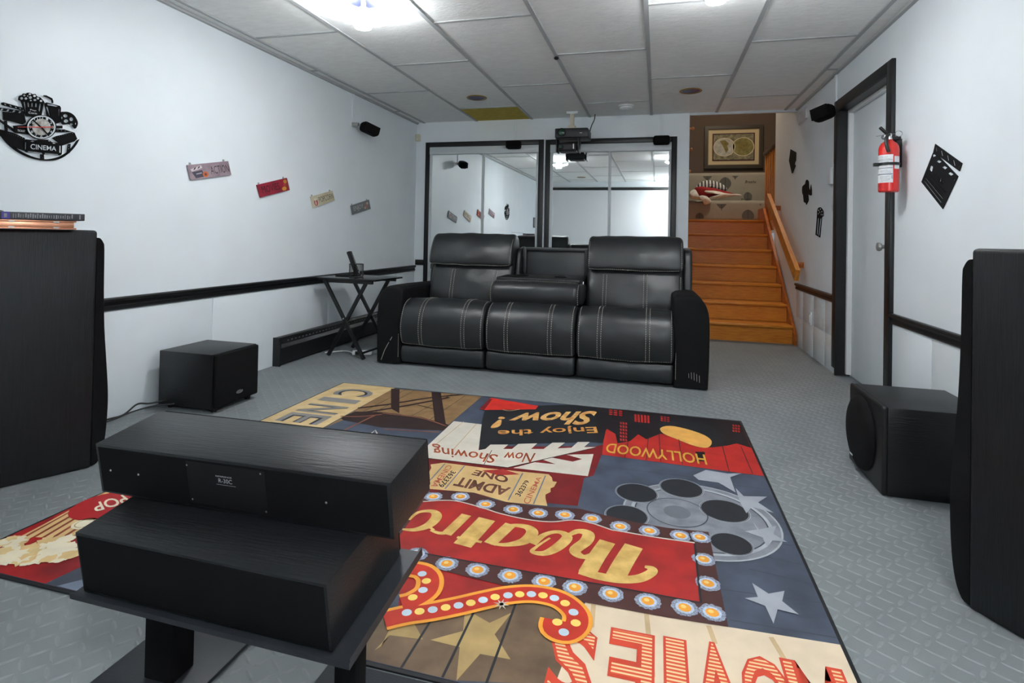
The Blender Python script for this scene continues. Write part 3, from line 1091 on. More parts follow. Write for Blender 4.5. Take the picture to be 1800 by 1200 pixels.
rtext(b, 'Showing', c4([(770, 605), (300, 545), (235, 440), (800, 515)]), 5, 0, .01, .25)
b.obj('now_showing_lettering', ink('rust', (186, 92, 46), .4, (120, 44, 28), 30), rug)

# hollywood panel
b = B()
poly(b, c5([(205, 120), (955, 192), (1090, 495), (185, 375)]), 2, 0)
poly(b, c5([(150, 112), (955, 192), (1012, 338), (930, 312), (880, 325), (800, 335), (700, 330), (600, 285), (510, 258), (430, 290), (385, 262), (340, 300), (270, 312), (258, 260), (212, 232), (150, 300)]), 3, 1)
for x0, x1, y0, y1, nx, ny in ((218, 300, 122, 156, 3, 3), (280, 325, 190, 300, 3, 6), (360, 450, 140, 205, 5, 1), (505, 560, 160, 190, 3, 3), (905, 950, 205, 250, 3, 3), (690, 770, 345, 425, 1, 1)):
    for i in range(nx):
        for j in range(ny):
            a0, a1 = x0 + (x1 - x0) * (i + .15) / nx, x0 + (x1 - x0) * (i + .8) / nx
            b0, b1 = y0 + (y1 - y0) * (j + .15) / ny, y0 + (y1 - y0) * (j + .8) / ny
            sh_ = (a0 - x0) * .10
            poly(b, c5([(a0, b0 + sh_), (a1, b0 + sh_ + 2), (a1 + 2, b1 + sh_ + 2), (a0 + 2, b1 + sh_)]), 4, 2 if x0 != 690 else 1)
poly(b, c5(smooth_path([(500, 215), (540, 190), (620, 180), (700, 185), (800, 225), (872, 275), (850, 310), (795, 330), (640, 250)], 3, True)), 4, 3)
poly(b, c5(smooth_path([(507, 228), (560, 215), (650, 232), (750, 266), (793, 302), (770, 336), (700, 328), (600, 290), (525, 258)], 3, True)), 5, 4)
for l in (((330, 300), (310, 390)), ((440, 285), (430, 405)), ((500, 260), (510, 415)), ((850, 320), (890, 470)), ((955, 330), (1020, 480)), ((610, 290), (630, 430))):
    stroke(b, c5(l), .003, 5, 5)
b.obj('hollywood_panel', [ink('scarlet', (190, 42, 34), .25, (160, 30, 28), 12), ink('skyline', (26, 20, 24), .2), ink('windows', (176, 38, 34), .1), nearblk, ink('lamp_face', (226, 168, 84), .2), linem], rug)
b = B()
rtext(b, 'HOLLYWOOD', c5([(770, 432), (200, 362), (215, 310), (752, 374)]), 6, 0, .012)
b.obj('hollywood_lettering', ink('yellow_ink', (206, 158, 60), .1), rug)

# film reel with stars on slate planks
b = B()
for l in (((1130, 570), (880, 540)), ((1180, 735), (990, 700)), ((1240, 880), (1110, 860)), ((1290, 985), (1040, 930)), ((1326, 1085), (1000, 1010)), ((185, 455), (110, 445)), ((700, 500), (180, 440)), ((180, 520), (120, 515))):
    stroke(b, c5(l), .004, 1, 2)
for l in (((940, 470), (1540, 552)), ((980, 655), (1640, 765))):
    stroke(b, c7(l), .004, 1, 2)
E4 = [at(*q, z=RZ) for q in c5([(135, 640), (470, 475), (1125, 850), (850, 1085)])]
def circ3(a, b_, c):
    d_ = 2 * (a.x * (b_.y - c.y) + b_.x * (c.y - a.y) + c.x * (a.y - b_.y))
    ux = ((a.x ** 2 + a.y ** 2) * (b_.y - c.y) + (b_.x ** 2 + b_.y ** 2) * (c.y - a.y) + (c.x ** 2 + c.y ** 2) * (a.y - b_.y)) / d_
    uy = ((a.x ** 2 + a.y ** 2) * (c.x - b_.x) + (b_.x ** 2 + b_.y ** 2) * (a.x - c.x) + (c.x ** 2 + c.y ** 2) * (b_.x - a.x)) / d_
    return Vector((ux, uy, 0)), sqrt((a.x - ux) ** 2 + (a.y - uy) ** 2)
RC, RR = circ3(E4[0], E4[1], E4[3])
RR = min(RR, RX1 - .03 - RC.x)
disc(b, RC, RR, 2, 0, 64)
def ringp(b, c, r0, r1, lay, mi, n=48):
    vs = []
    for k in range(n + 1):
        a = 2 * pi * k / n
        vs += [(c.x + r0 * cos(a), c.y + r0 * sin(a), rz(lay)), (c.x + r1 * cos(a), c.y + r1 * sin(a), rz(lay))]
    b.add(vs, [(2 * k, 2 * k + 1, 2 * k + 3, 2 * k + 2) for k in range(n)], mi)
ringp(b, RC, RR - .006, RR, 3, 1); ringp(b, RC, RR - .045, RR - .040, 3, 2); ringp(b, RC, RR - .040, RR - .028, 3, 1)
for hx0, hx1, hy in ((265, 487, 588), (510, 737, 562), (738, 990, 688), (790, 1010, 872), (205, 435, 715)):
    pa, pb = at(*c5([(hx0, hy)])[0], z=RZ), at(*c5([(hx1, hy)])[0], z=RZ)
    hc, hr = (pa + pb) / 2, (pb - pa).length / 2
    disc(b, hc, hr * 1.05, 4, 1, 32); disc(b, hc, hr * .97, 5, 3, 32)
    ringp(b, hc, hr * .99, hr * 1.02, 5, 2, 32)
hb = at(*c5([(600, 695)])[0], z=RZ)
ringp(b, hb, .098, .102, 4, 2); disc(b, hb, .045, 4, 4, 24)
b.obj('film_reel_print', [grey, lgrey, ink('reel_line', (60, 64, 74)), ink('reel_hole', (30, 33, 40), .2), ink('reel_hub', (104, 108, 116))], rug)
b = B()
for st_ in (c5([(690, 490), (760, 460), (880, 480), (960, 478), (895, 500), (925, 585), (830, 530), (720, 515)]), c5([(925, 560), (970, 605), (1100, 608), (1050, 640), (1138, 698), (1015, 665), (985, 700), (950, 640)]),
            c5([(1020, 745), (1055, 790), (1150, 770), (1135, 815), (1212, 860), (1120, 850), (1100, 890), (1075, 835), (975, 800), (1045, 790)]),
            c7([(1115, 430), (1215, 495), (1312, 478), (1298, 540), (1400, 622), (1270, 590), (1245, 678), (1195, 570), (1070, 522), (1150, 515)])):
    b = B()
    poly(b, st_, 6, 0)
    b.obj('star_print', ink('star_white', (160, 164, 172), .12), rug)

# tickets
b = B()
poly(b, c4([(240, 680), (262, 640), (255, 612), (360, 598), (700, 642), (1190, 690), (1215, 715), (1222, 745), (1255, 750), (1232, 790), (1205, 800), (1205, 830), (1165, 850), (1165, 880), (1180, 940), (860, 910), (600, 835), (245, 805)]), 4, 0)
for l in (((370, 605), (250, 740)), ((525, 622), (370, 805)), ((985, 680), (870, 895)), ((1165, 700), (1070, 925))):
    stroke(b, c4(l), .005, 5, 1)
poly(b, c4([(660, 660), (830, 650), (960, 690), (790, 700)]), 5, 2)
b.obj('ticket_print', [ink('ticket', (206, 172, 116), .14), ink('ticket_line', (112, 124, 140)), ink('ticket_red', (170, 50, 44))], rug)
b = B()
rtext(b, 'ADMIT', c4([(852, 862), (430, 778), (480, 708), (895, 796)]), 6, 0, .03)
rtext(b, 'ONE', c4([(865, 762), (575, 692), (615, 655), (872, 704)]), 6, 0, .03)
rtext(b, '362379', c4([(922, 850), (1005, 735), (1040, 745), (965, 868)]), 6, 1, .012)
rtext(b, '362379', c4([(460, 672), (352, 797), (312, 777), (420, 660)]), 6, 1, .012)
rtext(b, 'CINEMA', c4([(985, 912), (1100, 705), (1135, 715), (1035, 928)]), 6, 2, .004)
rtext(b, 'CINEMA', c4([(430, 625), (300, 800), (255, 780), (388, 615)]), 6, 2, .004)
b.obj('ticket_lettering', [ink('admit', (110, 68, 52), .3), nearblk, ink('ticket_ink', (190, 96, 70))], rug)

# theatre marquee
b = B()
outer_ = c6([(225, 300), (345, 92), (480, 75), (640, 85), (760, 128), (1000, 165), (1270, 180), (1400, 215), (1533, 245)]) + c7([(400, 60), (600, 95), (850, 120), (970, 697), (600, 640), (100, 548)]) + c6([(1200, 715), (760, 615), (370, 520), (200, 470), (120, 420)])
poly(b, outer_, 6, 0)
redp = c6([(235, 300), (345, 140), (470, 132), (560, 140), (700, 178), (800, 210), (960, 245), (1100, 258), (1220, 248), (1330, 265), (1450, 305)]) + c7([(300, 115), (500, 150), (765, 188), (803, 550), (560, 510), (200, 440)]) + c6([(1200, 590), (900, 535), (600, 485), (235, 418), (160, 400)])
poly(b, redp, 7, 1)
stroke(b, c6([(345, 138), (470, 130), (560, 138), (700, 176), (800, 208), (960, 243), (1100, 256), (1220, 246), (1330, 263), (1450, 303)]) + c7([(300, 113), (500, 148), (765, 186)]), .006, 8, 2)
stroke(b, c7([(765, 188), (803, 550)]), .006, 8, 3, 1)
stroke(b, c7([(803, 550), (200, 440)]) + c6([(1200, 590), (235, 420)]), .005, 8, 3, 1)
b.obj('marquee_panel', [brown, red, white, nearblk], rug)
bp_ = [(405, 108), (565, 108), (712, 153), (873, 183), (1022, 205), (1177, 215), (1335, 237), (1500, 283), (1235, 640), (1055, 605), (855, 570), (665, 537), (485, 500), (310, 445)]
bq_ = [(490, 112), (680, 142), (798, 152), (820, 285), (845, 432), (872, 610), (705, 580), (480, 540), (258, 497)]
for p_ in c6(bp_) + c7(bq_):
    c = at(*p_, z=rz(8))
    b = B()
    rr_ = [.033 * (1 + random.uniform(-.07, .07)) for k in range(40)]
    rnd = [(c.x + rr_[k] * cos(2 * pi * k / 40), c.y + rr_[k] * sin(2 * pi * k / 40), rz(8.3)) for k in range(40)]
    b.add(rnd, [list(range(40))], 0)
    disc(b, c, .023, 8.7, 3, 20)
    disc(b, c, .0165, 9, 1, 16)
    disc(b, c + Vector((-.003, .003, 0)), .007, 10, 2, 10)
    b.obj('bulb_print', [glow, orange, ink('bulb_core', (250, 206, 120)), ink('bulb_halo', (206, 218, 232), .2, (160, 180, 206), 200)], rug)
b = B()
T_ = []
for cvt, pts, wd in ((c6, [(225, 300), (300, 302), (380, 275), (425, 225), (400, 195), (320, 200), (262, 245)], [.010, .022, .034, .036, .024, .014, .010]),
                     (c6, [(385, 296), (400, 290)], .032), (c6, [(390, 305), (440, 322), (485, 318), (520, 300)], [.01, .016, .02, .02]), (c6, [(480, 330), (600, 215)], .036),
                     (c6, [(575, 395), (720, 240)], .060), (c6, [(545, 345), (620, 362), (690, 375)], .012), (c6, [(735, 385), (860, 270)], .040), (c6, [(745, 382), (830, 390), (935, 370), (985, 320), (950, 285), (860, 278), (810, 305)], [.014, .02, .036, .040, .028, .018, .014]),
                     (c6, [(1090, 350), (1020, 395), (985, 430), (1060, 440), (1140, 400), (1190, 345), (1140, 315), (1060, 330), (985, 385)], [.008, .010, .016, .026, .036, .034, .020, .020, .028]),
                     (c6, [(1180, 345), (1250, 312), (1312, 325), (1300, 370), (1235, 425), (1290, 462), (1365, 430)], [.012, .026, .038, .040, .036, .022, .012]),
                     (c7, [(235, 178), (170, 270), (110, 372)], .050), (c7, [(395, 205), (335, 300), (285, 390)], .056),
                     (c7, [(60, 362), (170, 386), (300, 408), (420, 404), (495, 372), (508, 345), (462, 330)], [.02, .034, .034, .034, .030, .026, .012])):
    stroke(b, cvt(pts), wd, 9, 0)
b.obj('theatre_lettering', ink('theatre_gold', (226, 190, 112), .35, (186, 148, 76), 26), rug)

# wooden planks with stars, red strip, curled marquee arrow
b = B()
poly(b, c6([(60, 780), (180, 840), (700, 690), (1250, 720), (1260, 900), (1120, 1210), (500, 1230), (-60, 1080)]), 1, 0)
for l in (((400, 820), (215, 1115)), ((645, 780), (450, 1185)), ((888, 735), (715, 1205))):
    stroke(b, c6(l), .006, 3, 1, 1)
poly(b, c6([(590, 785), (650, 800), (735, 848), (865, 788), (765, 915), (858, 1062), (680, 1030), (535, 1200), (560, 990), (388, 948), (580, 895)]), 2, 2)
poly(b, c6([(60, 1010), (100, 985), (160, 860), (290, 845), (345, 945), (150, 920)]), 2, 2)
poly(b, c6([(230, 440), (760, 612), (1000, 655), (800, 640), (560, 700), (200, 770)]), 2, 3)
b.obj('plank_panel', [planks, nearblk, tan, red], rug)
b = B()
path = [(120, 830), (250, 800), (400, 778), (560, 746), (700, 713), (840, 685), (980, 676), (1110, 698), (1190, 738), (1245, 800), (1240, 865), (1180, 905), (1115, 880), (1120, 830)]
stroke(b, c6(path), .075, 10, 0); stroke(b, c6(path), .054, 11, 1)
p2 = [(270, 530), (345, 545), (385, 590), (370, 660), (290, 715), (220, 735)]
stroke(b, c6(p2), .075, 10, 0); stroke(b, c6(p2), .050, 11, 1)
for k, (x, y) in enumerate([(250, 787), (325, 780), (402, 770), (478, 757), (553, 745), (625, 730), (697, 713), (768, 696), (843, 686), (912, 680), (980, 679), (1048, 686), (1115, 702), (1178, 732), (1227, 785), (1240, 848), (1170, 902), (1132, 843), (340, 560), (365, 602), (345, 655), (285, 698)]):
    disc(b, at(*c6([(x, y)])[0], z=rz(12)), .0125, 12, 2 if k % 2 == 0 else 3, 14)
for k in range(8):
    a = k * pi / 4
    c = at(*c6([(805, 738)])[0], z=rz(13))
    b.add([(c.x + .004 * cos(a + 1.57), c.y + .004 * sin(a + 1.57), rz(13)), (c.x - .004 * cos(a + 1.57), c.y - .004 * sin(a + 1.57), rz(13)), (c.x + .022 * cos(a), c.y + .022 * sin(a), rz(13))], [(0, 1, 2)], 4)
b.obj('curled_marquee_print', [orange, ink('marquee_red', (196, 46, 26), .2), ink('bulb_blue', (196, 214, 226)), ink('bulb_yellow', (250, 214, 110)), white], rug)

# MOVIES panel
b = B()
pl_ = at(*c7([(100, 548)])[0], z=RZ)
poly(b, c7([(100, 548), (970, 698), (1652, 806), (1765, 1045), (900, 1120), (-130, 1180)]) , 2, 0)
wx0 = at(*c6([(960, 1195)])[0], z=RZ).x
wpoly(b, [(wx0, RY0 + .011), (RX1 - .011, RY0 + .011), (RX1 - .011, 1.30), (wx0, 1.30)], 1, 0)
for l in (((470, 600), (510, 1000)), ((850, 690), (890, 800)), ((1230, 760), (1350, 960)), ((150, 560), (140, 700))):
    stroke(b, c7(l), .012, 3, 1)
b.obj('movies_panel', [ink('movie_cream', (222, 202, 174), .08), ink('movie_stain', (204, 174, 132), .2)], rug)
hatch = striped('rug_hatch_red', (232, 200, 150), (214, 84, 52), 90, .55, 1)
b = B()
yb0 = [at(*q, z=RZ) for q in ((1015, 1105), (1112, 1113), (1186, 1125), (1252, 1132), (1336, 1157), (1425, 1170))]
for ch, c, wd in zip('SEIVOM', yb0, (.058, .058, .026, .062, .060, .074)):
    wd *= .78
    y0_ = min(c.y, yb0[1].y) if ch != 'S' else c.y
    y1_ = RY0 + .018
    for bold, lay, mi in ((.045, 4, 0), (-.005, 5, 1)):
        ex = .006 if bold > 0 else 0
        quad_text(b, ch, [Vector((c.x + wd + ex, y1_, rz(lay))), Vector((c.x - wd - ex, y1_, rz(lay))), Vector((c.x - wd - ex, c.y + ex, rz(lay))), Vector((c.x + wd + ex, c.y + ex, rz(lay)))], (0, 0, 0), mi, max(0, bold))
b.v = [clampr(v) for v in b.v]
b.obj('movies_lettering', [ink('movie_red', (206, 64, 38), .1), hatch], rug)

# popcorn panel at the near left corner
b = B()
cX = at(*c1([(330, 760)])[0], z=RZ)
wpoly(b, [(RX0 + .011, 1.95), (-1.42, 1.95), (-1.42, RY0 + .011), (RX0 + .011, RY0 + .011)], 1, 0)
poly(b, c1([(140, 838), (330, 745), (420, 760), (420, 900), (260, 885)]), 2, 4)
poly(b, c1([(180, 850), (330, 800), (280, 880)]), 3, 5)
poly(b, c1([(75, 640), (180, 585), (330, 500), (420, 455), (560, 470), (430, 570), (300, 645)]), 2, 1)
for k in range(6):
    f0, f1 = k / 6 + .02, k / 6 + .08
    L0, L1 = (80 + 225 * f0, 642), (80 + 225 * f1, 642)
    U0, U1 = (405 + 150 * f0, 462 + 8 * f0), (405 + 150 * f1, 462 + 8 * f1)
    poly(b, c1([L0, U0, U1, L1]), 3, 2)
for cxp, cyp, r in ((405, 520, .075),):
    disc(b, at(*c1([(cxp, cyp)])[0], z=RZ), .10, 4, 3, 30)
disc(b, at(*c1([(325, 590)])[0], z=RZ), .035, 4, 6, 20); ringp(b, at(*c1([(325, 590)])[0], z=RZ), .024, .027, 5, 7, 20)
random.seed(11)
for k in range(70):
    u, v = random.uniform(5, 300), random.uniform(645, 735)
    if v > 740 - max(0, u - 200) * .35:
        continue
    c = at(*c1([(u, v)])[0], z=RZ)
    r = random.uniform(.016, .028)
    rnd = [(c.x + r * (1 + .3 * sin(3.1 * q + k)) * cos(2 * pi * q / 12), c.y + r * (1 + .3 * cos(2.3 * q + k)) * sin(2 * pi * q / 12), 0) for q in range(12)]
    lay = 5 + k * .06
    b.add([clampr(Vector((x, y, rz(lay)))) for x, y, _ in rnd], [list(range(12))], (6, 6, 8, 6, 1)[k % 5])
b.obj('popcorn_print', [ink('pop_red', (176, 30, 30), .35, (120, 20, 24), 8), ink('bucket_cream', (224, 190, 132), .15), ink('bucket_stripe', (150, 70, 44), .2), ink('pop_badge', (176, 30, 34), .1), ink('pop_slate', (64, 70, 84), .3), ink('pop_grey', (112, 122, 140), .2), ink('corn', (236, 224, 196), .12), tan, ink('corn2', (226, 198, 140), .15)], rug)
b = B()
rtext(b, 'POP', c1([(505, 505), (365, 545), (355, 512), (470, 478)]), 7, 0, .02)
b.obj('pop_lettering', ink('corn', (236, 224, 196), .12), rug)

# ================================================================== CEILING FITTINGS
def led_lamp(x, y, label, drop=0, glow=white_lamp):
    t = thing('ceiling_lamp', label, 'lamp', (x, y, ZC), 'LED ceiling lamps')
    b = B()
    pr = [(.098, 0), (.100, -.004), (.090, -.007), (.082, -.004)]
    b.lathe(pr, (x, y, ZC - .0005), n=36, cap=False)
    b.obj('trim_ring', gold_ring, t)
    b = B(); b.lathe([(.081, 0), (.080, -.002), (.001, -.003)], (x, y, ZC - .0015), n=30)
    b.obj('can', blue_can, t)
    if drop:
        B().tube([(x, y, ZC - .004), (x, y, ZC - drop - .006)], .012, 10).obj('stem', white_plastic, t)
    b = B(); b.lathe([(.022, 0), (.024, -.025), (.045, -.035), (.05, -.075), (.046, -.095), (.02, -.10)], (x, y, ZC - .004 - drop), n=24)
    b.obj('hub', white_plastic, t)
    b = B(); b.lathe([(.045, 0), (.044, -.006), (.001, -.008)], (x, y, ZC - .1045 - drop), n=24)
    b.obj('hub_lens', glow, t)
    for k in range(4):
        a = radians(-14 + 90 * k)
        M = Matrix.Translation((x, y, ZC - .082 - drop)) @ Matrix.Rotation(a, 4, 'Z') @ Matrix.Rotation(radians(-16), 4, 'Y')
        p = B(M).box(.045, .150, -.036, .036, -.012, .004, .006).obj('panel', glow, t)
    return t


led_lamp(*LIGHTS[0], 'white winged LED lamp on the ceiling above the left subwoofer', .03)
led_lamp(*LIGHTS[1], 'white winged LED lamp on the ceiling at the top edge right of centre', .03)
led_lamp(*LIGHTS[2], 'white winged LED lamp hanging on a stem just before the screen', .22, mat('led_panel_bright', (248, 252, 255), .5, emit=LAMP * 2.2))
for k, (x, y) in enumerate(SPOTS):
    t = thing('recessed_light', ['dark recessed ceiling light with gold ring next to the yellow tile', 'dark recessed ceiling light with gold ring nearest the stairs', 'dark recessed ceiling light near the projection screen'][k], 'light', (x, y, ZC), 'unlit recessed lights')
    B().lathe([(.088, 0), (.092, -.005), (.084, -.009), (.074, -.005)], (x, y, ZC + .0035), n=36, cap=False).obj('trim_ring', gold_ring, t)
    B().lathe([(.073, 0), (.070, -.003), (.001, -.006)], (x, y, ZC + .0028), n=30).obj('lens', blue_can, t)

sx, sy = -.301, 5.24
t = thing('smoke_detector', 'round white smoke detector on the ceiling right of the projector', 'detector', (sx, sy, ZC))
B().lathe([(.070, 0), (.070, -.012), (.062, -.016)], (sx, sy, ZC + .004), n=32).obj('base', white_plastic, t)
B().lathe([(.060, 0), (.062, -.012), (.050, -.024), (.001, -.028)], (sx, sy, ZC - .0125), n=32).obj('cover', white_plastic, t)
hp = at(978, 101, z=ZC - .01)
t = thing('ceiling_hook', 'small black knob on a ceiling grid bar', 'hook', tuple(hp))
B().lathe([(.006, .012), (.006, 0), (.016, -.004), (.017, -.014), (.008, -.02)], (hp.x, hp.y, ZC - .005), n=14).obj('knob', black_plastic, t)

# ---- projectors hanging in front of the closets
PY = 5.28
t = thing('projector', 'larger black ceiling projector on a white mount', 'projector', (-.82, PY, 2.0))
b = B()
b.box(-.975, -.658, PY - .02, PY + .24, 1.905, 1.995, .008)
b.obj('body', mat('projector_grey', (34, 36, 40), .45), t)
ln = B().lathe([(.041, 0), (.041, .006), (.036, .010), (.034, .004), (.001, .003)], (-.908, PY - .021, 1.955), (0, -1, 0), 28).obj('lens', black_plastic, t)
B().lathe([(.030, 0), (.020, .006), (.001, .008)], (-.908, PY - .0275, 1.955), (0, -1, 0), 24).obj('lens_glass', mat('lens_glass', (10, 70, 45), .05, spec=.9), ln)
b = B(); b.box(-.735, -.712, PY - .0215, PY - .0195, 1.944, 1.948)
b.obj('logo', label_white, t)
B().box(-.668, -.656, PY - .018, PY + .235, 1.908, 1.99, .002).obj('side_cover', black_plastic, t)
mt = B()
mt.box(-.845, -.805, PY + .06, PY + .10, 2.03, 2.15, .004)
mt.box(-.90, -.75, PY + .03, PY + .13, 1.996, 2.006, .002)
mt.box(-.86, -.79, PY + .05, PY + .11, 2.006, 2.035, .004)
mt.obj('mount_arm', cream_plastic, t)
b = B()
b.box(-.88, -.77, PY + .06, PY + .10, 2.15, 2.176, .004)
b.obj('mount_plate', white_plastic, t)
cb = smooth_path([(-.665, PY + .2, 1.995), (-.65, PY + .22, 2.06), (-.625, PY + .23, 2.12), (-.62, PY + .24, 2.176)], 6)
B().tube(cb, .005, 8).obj('cable', cable_black, t)
t = thing('projector', 'smaller black projector in a bracket below the larger one', 'projector', (-.84, PY, 1.82))
b = B(); b.box(-.945, -.765, PY - .02, PY + .16, 1.775, 1.855, .02, seg=4)
b.obj('body', mat('projector_grey', (34, 36, 40), .45), t)
ln = B().lathe([(.026, 0), (.026, .005), (.021, .008), (.001, .003)], (-.915, PY - .021, 1.815), (0, -1, 0), 24).obj('lens', black_plastic, t)
B().lathe([(.018, 0), (.012, .005), (.001, .006)], (-.915, PY - .0255, 1.815), (0, -1, 0), 20).obj('lens_glass', MATS['lens_glass'], ln)
B().box(-.797, -.786, PY - .0225, PY - .019, 1.795, 1.843, .002).obj('front_strip', label_white, t)
b = B()
b.box(-.967, -.955, PY, PY + .14, 1.770, 1.900, .003)
b.box(-.755, -.743, PY, PY + .14, 1.770, 1.900, .003)
b.box(-.967, -.743, PY, PY + .14, 1.893, 1.903, .003)
b.box(-.955, -.943, PY + .05, PY + .09, 1.80, 1.83)
b.box(-.767, -.755, PY + .05, PY + .09, 1.80, 1.83)
b.obj('bracket', black_plastic, t)

# ---- small satellite speakers
def satellite(c, rot, label, W=.17, H=.085, D=.10, group='black satellite speakers', bv=.022):
    t = thing('satellite_speaker', label, 'speaker', tuple(c), group)
    M = Matrix.Translation(c) @ rot
    b = B(M); b.box(-W / 2, W / 2, -D / 2, D / 2, -H / 2, H / 2, bv, seg=4)
    b.obj('body', matte_black, t)
    b = B(M); b.box(-W / 2 + .014, W / 2 - .014, -D / 2 - .006, -D / 2 + .006, -H / 2 + .010, H / 2 - .010, .004)
    b.obj('grille', grille_cloth, t)
    return t, M


for (u, v), lb in (((902, 254), 'black satellite speaker on the closet frame left of the projectors'), ((1163, 246), 'black satellite speaker on the closet frame right of the projectors')):
    p = at(u, v, y=YB - .09)
    t, M = satellite(Vector((p.x, YB - .078, p.z)), Matrix.Identity(4), lb, .155, .085, .10)
    B().box(p.x - .02, p.x + .02, YB - .03, YB - .023, p.z - .02, p.z + .02).obj('bracket', steel, t)
    q = B().box(p.x - .012, p.x + .012, YB - .012, YB - .0005, p.z + .05, ZC, .002).obj('cable_cover', wall_paint)
    tag(q, 'white cable cover strip above the satellite speaker ' + ('left' if u < 1000 else 'right') + ' of the projectors', 'cable cover', 'white cable covers')
p = at(651, 227, x=XL + .12)
t, M = satellite(Vector((XL + .115, p.y, p.z)), Matrix.Rotation(radians(58), 4, 'Z') @ Matrix.Rotation(radians(16), 4, 'Y'), 'black satellite speaker bracketed to the left wall', .17, .09, .10, bv=.03)
B().box(XL + .0005, XL + .06, p.y - .115, p.y - .085, p.z + .01, p.z + .04, .003).obj('bracket', steel, t)
q = B().box(XL + .0005, XL + .012, p.y - .118, p.y - .090, p.z + .045, ZC - .013, .002).obj('cable_cover', wall_paint)
tag(q, 'white cable cover strip above the left wall speaker', 'cable cover', 'white cable covers')
p = at(1446, 199, x=XR - .12)
t, M = satellite(Vector((XR - .115, p.y, p.z)), Matrix.Rotation(radians(-48), 4, 'Z') @ Matrix.Rotation(radians(-12), 4, 'Y'), 'black satellite speaker bracketed beside the door frame', .155, .105, .10, bv=.04)
B().box(XR - .07, XR - .0225, 4.455, 4.473, p.z + .0, p.z + .03, .003).obj('bracket', steel, t)
q = B().box(XR - .012, XR - .0005, 4.474, 4.512, DT + .05, ZC - .013, .002).obj('cable_cover', wall_paint)
tag(q, 'white cable cover strip between door frame and ceiling', 'cable cover', 'white cable covers')

# ================================================================== WALL FITTINGS
t = thing('motion_sensor', 'small cream motion sensor in the far left corner', 'sensor', (XL + .02, YB - .02, 2.01))
B().box(XL + .002, XL + .052, YB - .045, YB - .002, 1.975, 2.055, .010).obj('body', cream_plastic, t)
B().lathe([(.010, 0), (.007, .006), (.001, .008)], (XL + .028, YB - .0455, 1.995), (.3, -1, 0), 14).obj('lens', white_plastic, t)


def wallr(u, v, off=0):
    return at(u, v, x=XR - off)


# vent
y0, y1 = wallr(1419, 204).y, wallr(1406, 204).y
zt, zb = wallr(1412, 194).z, wallr(1412, 215).z
t = thing('air_vent', 'white rectangular air vent high on the right wall', 'vent', (XR, (y0 + y1) / 2, zb))
b = B()
b.box(XR - .012, XR - .0005, y0, y1, zb, zb + .014, .002); b.box(XR - .012, XR - .0005, y0, y1, zt - .014, zt, .002)
b.box(XR - .012, XR - .0005, y0, y0 + .014, zb, zt, .002); b.box(XR - .012, XR - .0005, y1 - .014, y1, zb, zt, .002)
b.obj('frame', white_plastic, t)
for k in range(7):
    z = zb + .014 + (zt - zb - .028) * (k + .5) / 7
    M = Matrix.Translation((XR - .006, 0, z)) @ Matrix.Rotation(radians(30), 4, 'Y')
    B(M).box(-.004, .004, y0 + .014, y1 - .014, -.0055, .0055).obj('slat', white_plastic, t)
# thermostat and switch
c = wallr(1462, 310)
t = thing('thermostat', 'white box thermostat on the wall left of the door', 'thermostat', (XR, 4.55, c.z))
B().box(XR - .030, XR - .0005, 4.50, 4.585, c.z - .065, c.z + .055, .004).obj('body', white_plastic, t)
B().box(XR - .016, XR - .0005, 4.586, 4.635, c.z - .055, c.z + .025, .003).obj('side_plate', cream_plastic, t)
c = wallr(1466, 356)
t = thing('light_switch', 'white light switch plate below the thermostat', 'switch', (XR, 4.52, c.z))
B().box(XR - .007, XR - .0005, 4.485, 4.56, c.z - .058, c.z + .058, .003).obj('plate', white_plastic, t)
B().box(XR - .012, XR - .006, 4.508, 4.538, c.z - .030, c.z + .030, .003).obj('rocker', white_plastic, t)
c = wallr(1428, 560)
t = thing('outlet', 'slim white outlet on the panel between door and stairs', 'outlet', (XR, c.y, c.z))
B().box(XR - .020, XR - .0065, c.y - .025, c.y + .025, c.z - .055, c.z + .055, .004).obj('plate', white_plastic, t)
B().box(XR - .026, XR - .019, c.y - .014, c.y + .014, c.z - .035, c.z + .035, .003).obj('face', white_plastic, t)


def wall_plate(name, loops_px, side, th, m, parent=None, gap=.003):
    """flat cut-out traced on a wall: loops in photo pixels, even-odd holes"""
    X = XL if side == 'L' else XR
    s = 1 if side == 'L' else -1
    loops = []
    for lp in loops_px:
        q = [at(u, v, x=X + s * (gap + th)) for u, v in lp]
        loops.append([(p.y, p.z) for p in q])
    vs, fs = curve_mesh(loops, th / 2)
    b = B()
    b.add([(X + s * (gap + th / 2 + v.z), v.x, v.y) for v in vs], fs)
    return b.obj(name, m, parent)




# three plain cut-outs, popcorn cut-out, clapper board (right wall)
k8 = cz(140 / 579, 1370, 150)
rt = cz(160 / 1067, 1580, 220)
deco = mat('deco_black', (11, 11, 12), .8, spec=.15)
o = wall_plate('ticket_cutout', [k8([(80, 464), (121, 486), (119, 545), (112, 560), (110, 575), (118, 582), (97, 636), (90, 640), (69, 548)])], 'R', .003, deco, None, .001)
tag(o, 'black pointed film cutout nearest the stairs, highest of the small ones', 'wall decor', 'black film cutouts')
o = wall_plate('film_camera_cutout', [k8(smooth_path([(200, 685), (212, 700), (214, 745), (222, 760), (229, 720), (235, 795), (216, 797), (208, 790), (212, 830), (205, 850), (195, 868), (190, 855), (176, 845), (172, 800), (165, 780), (166, 735), (186, 716), (190, 695)], 2, True))], 'R', .003, deco, None, .001)
tag(o, 'black film camera cutout, middle one of the three small wall cutouts', 'wall decor', 'black film cutouts')
pc = [k8([(278, 897), (285, 888), (297, 885), (306, 892), (314, 904), (319, 915), (320, 948), (308, 958), (295, 1106), (262, 1086), (272, 950), (273, 915)])]
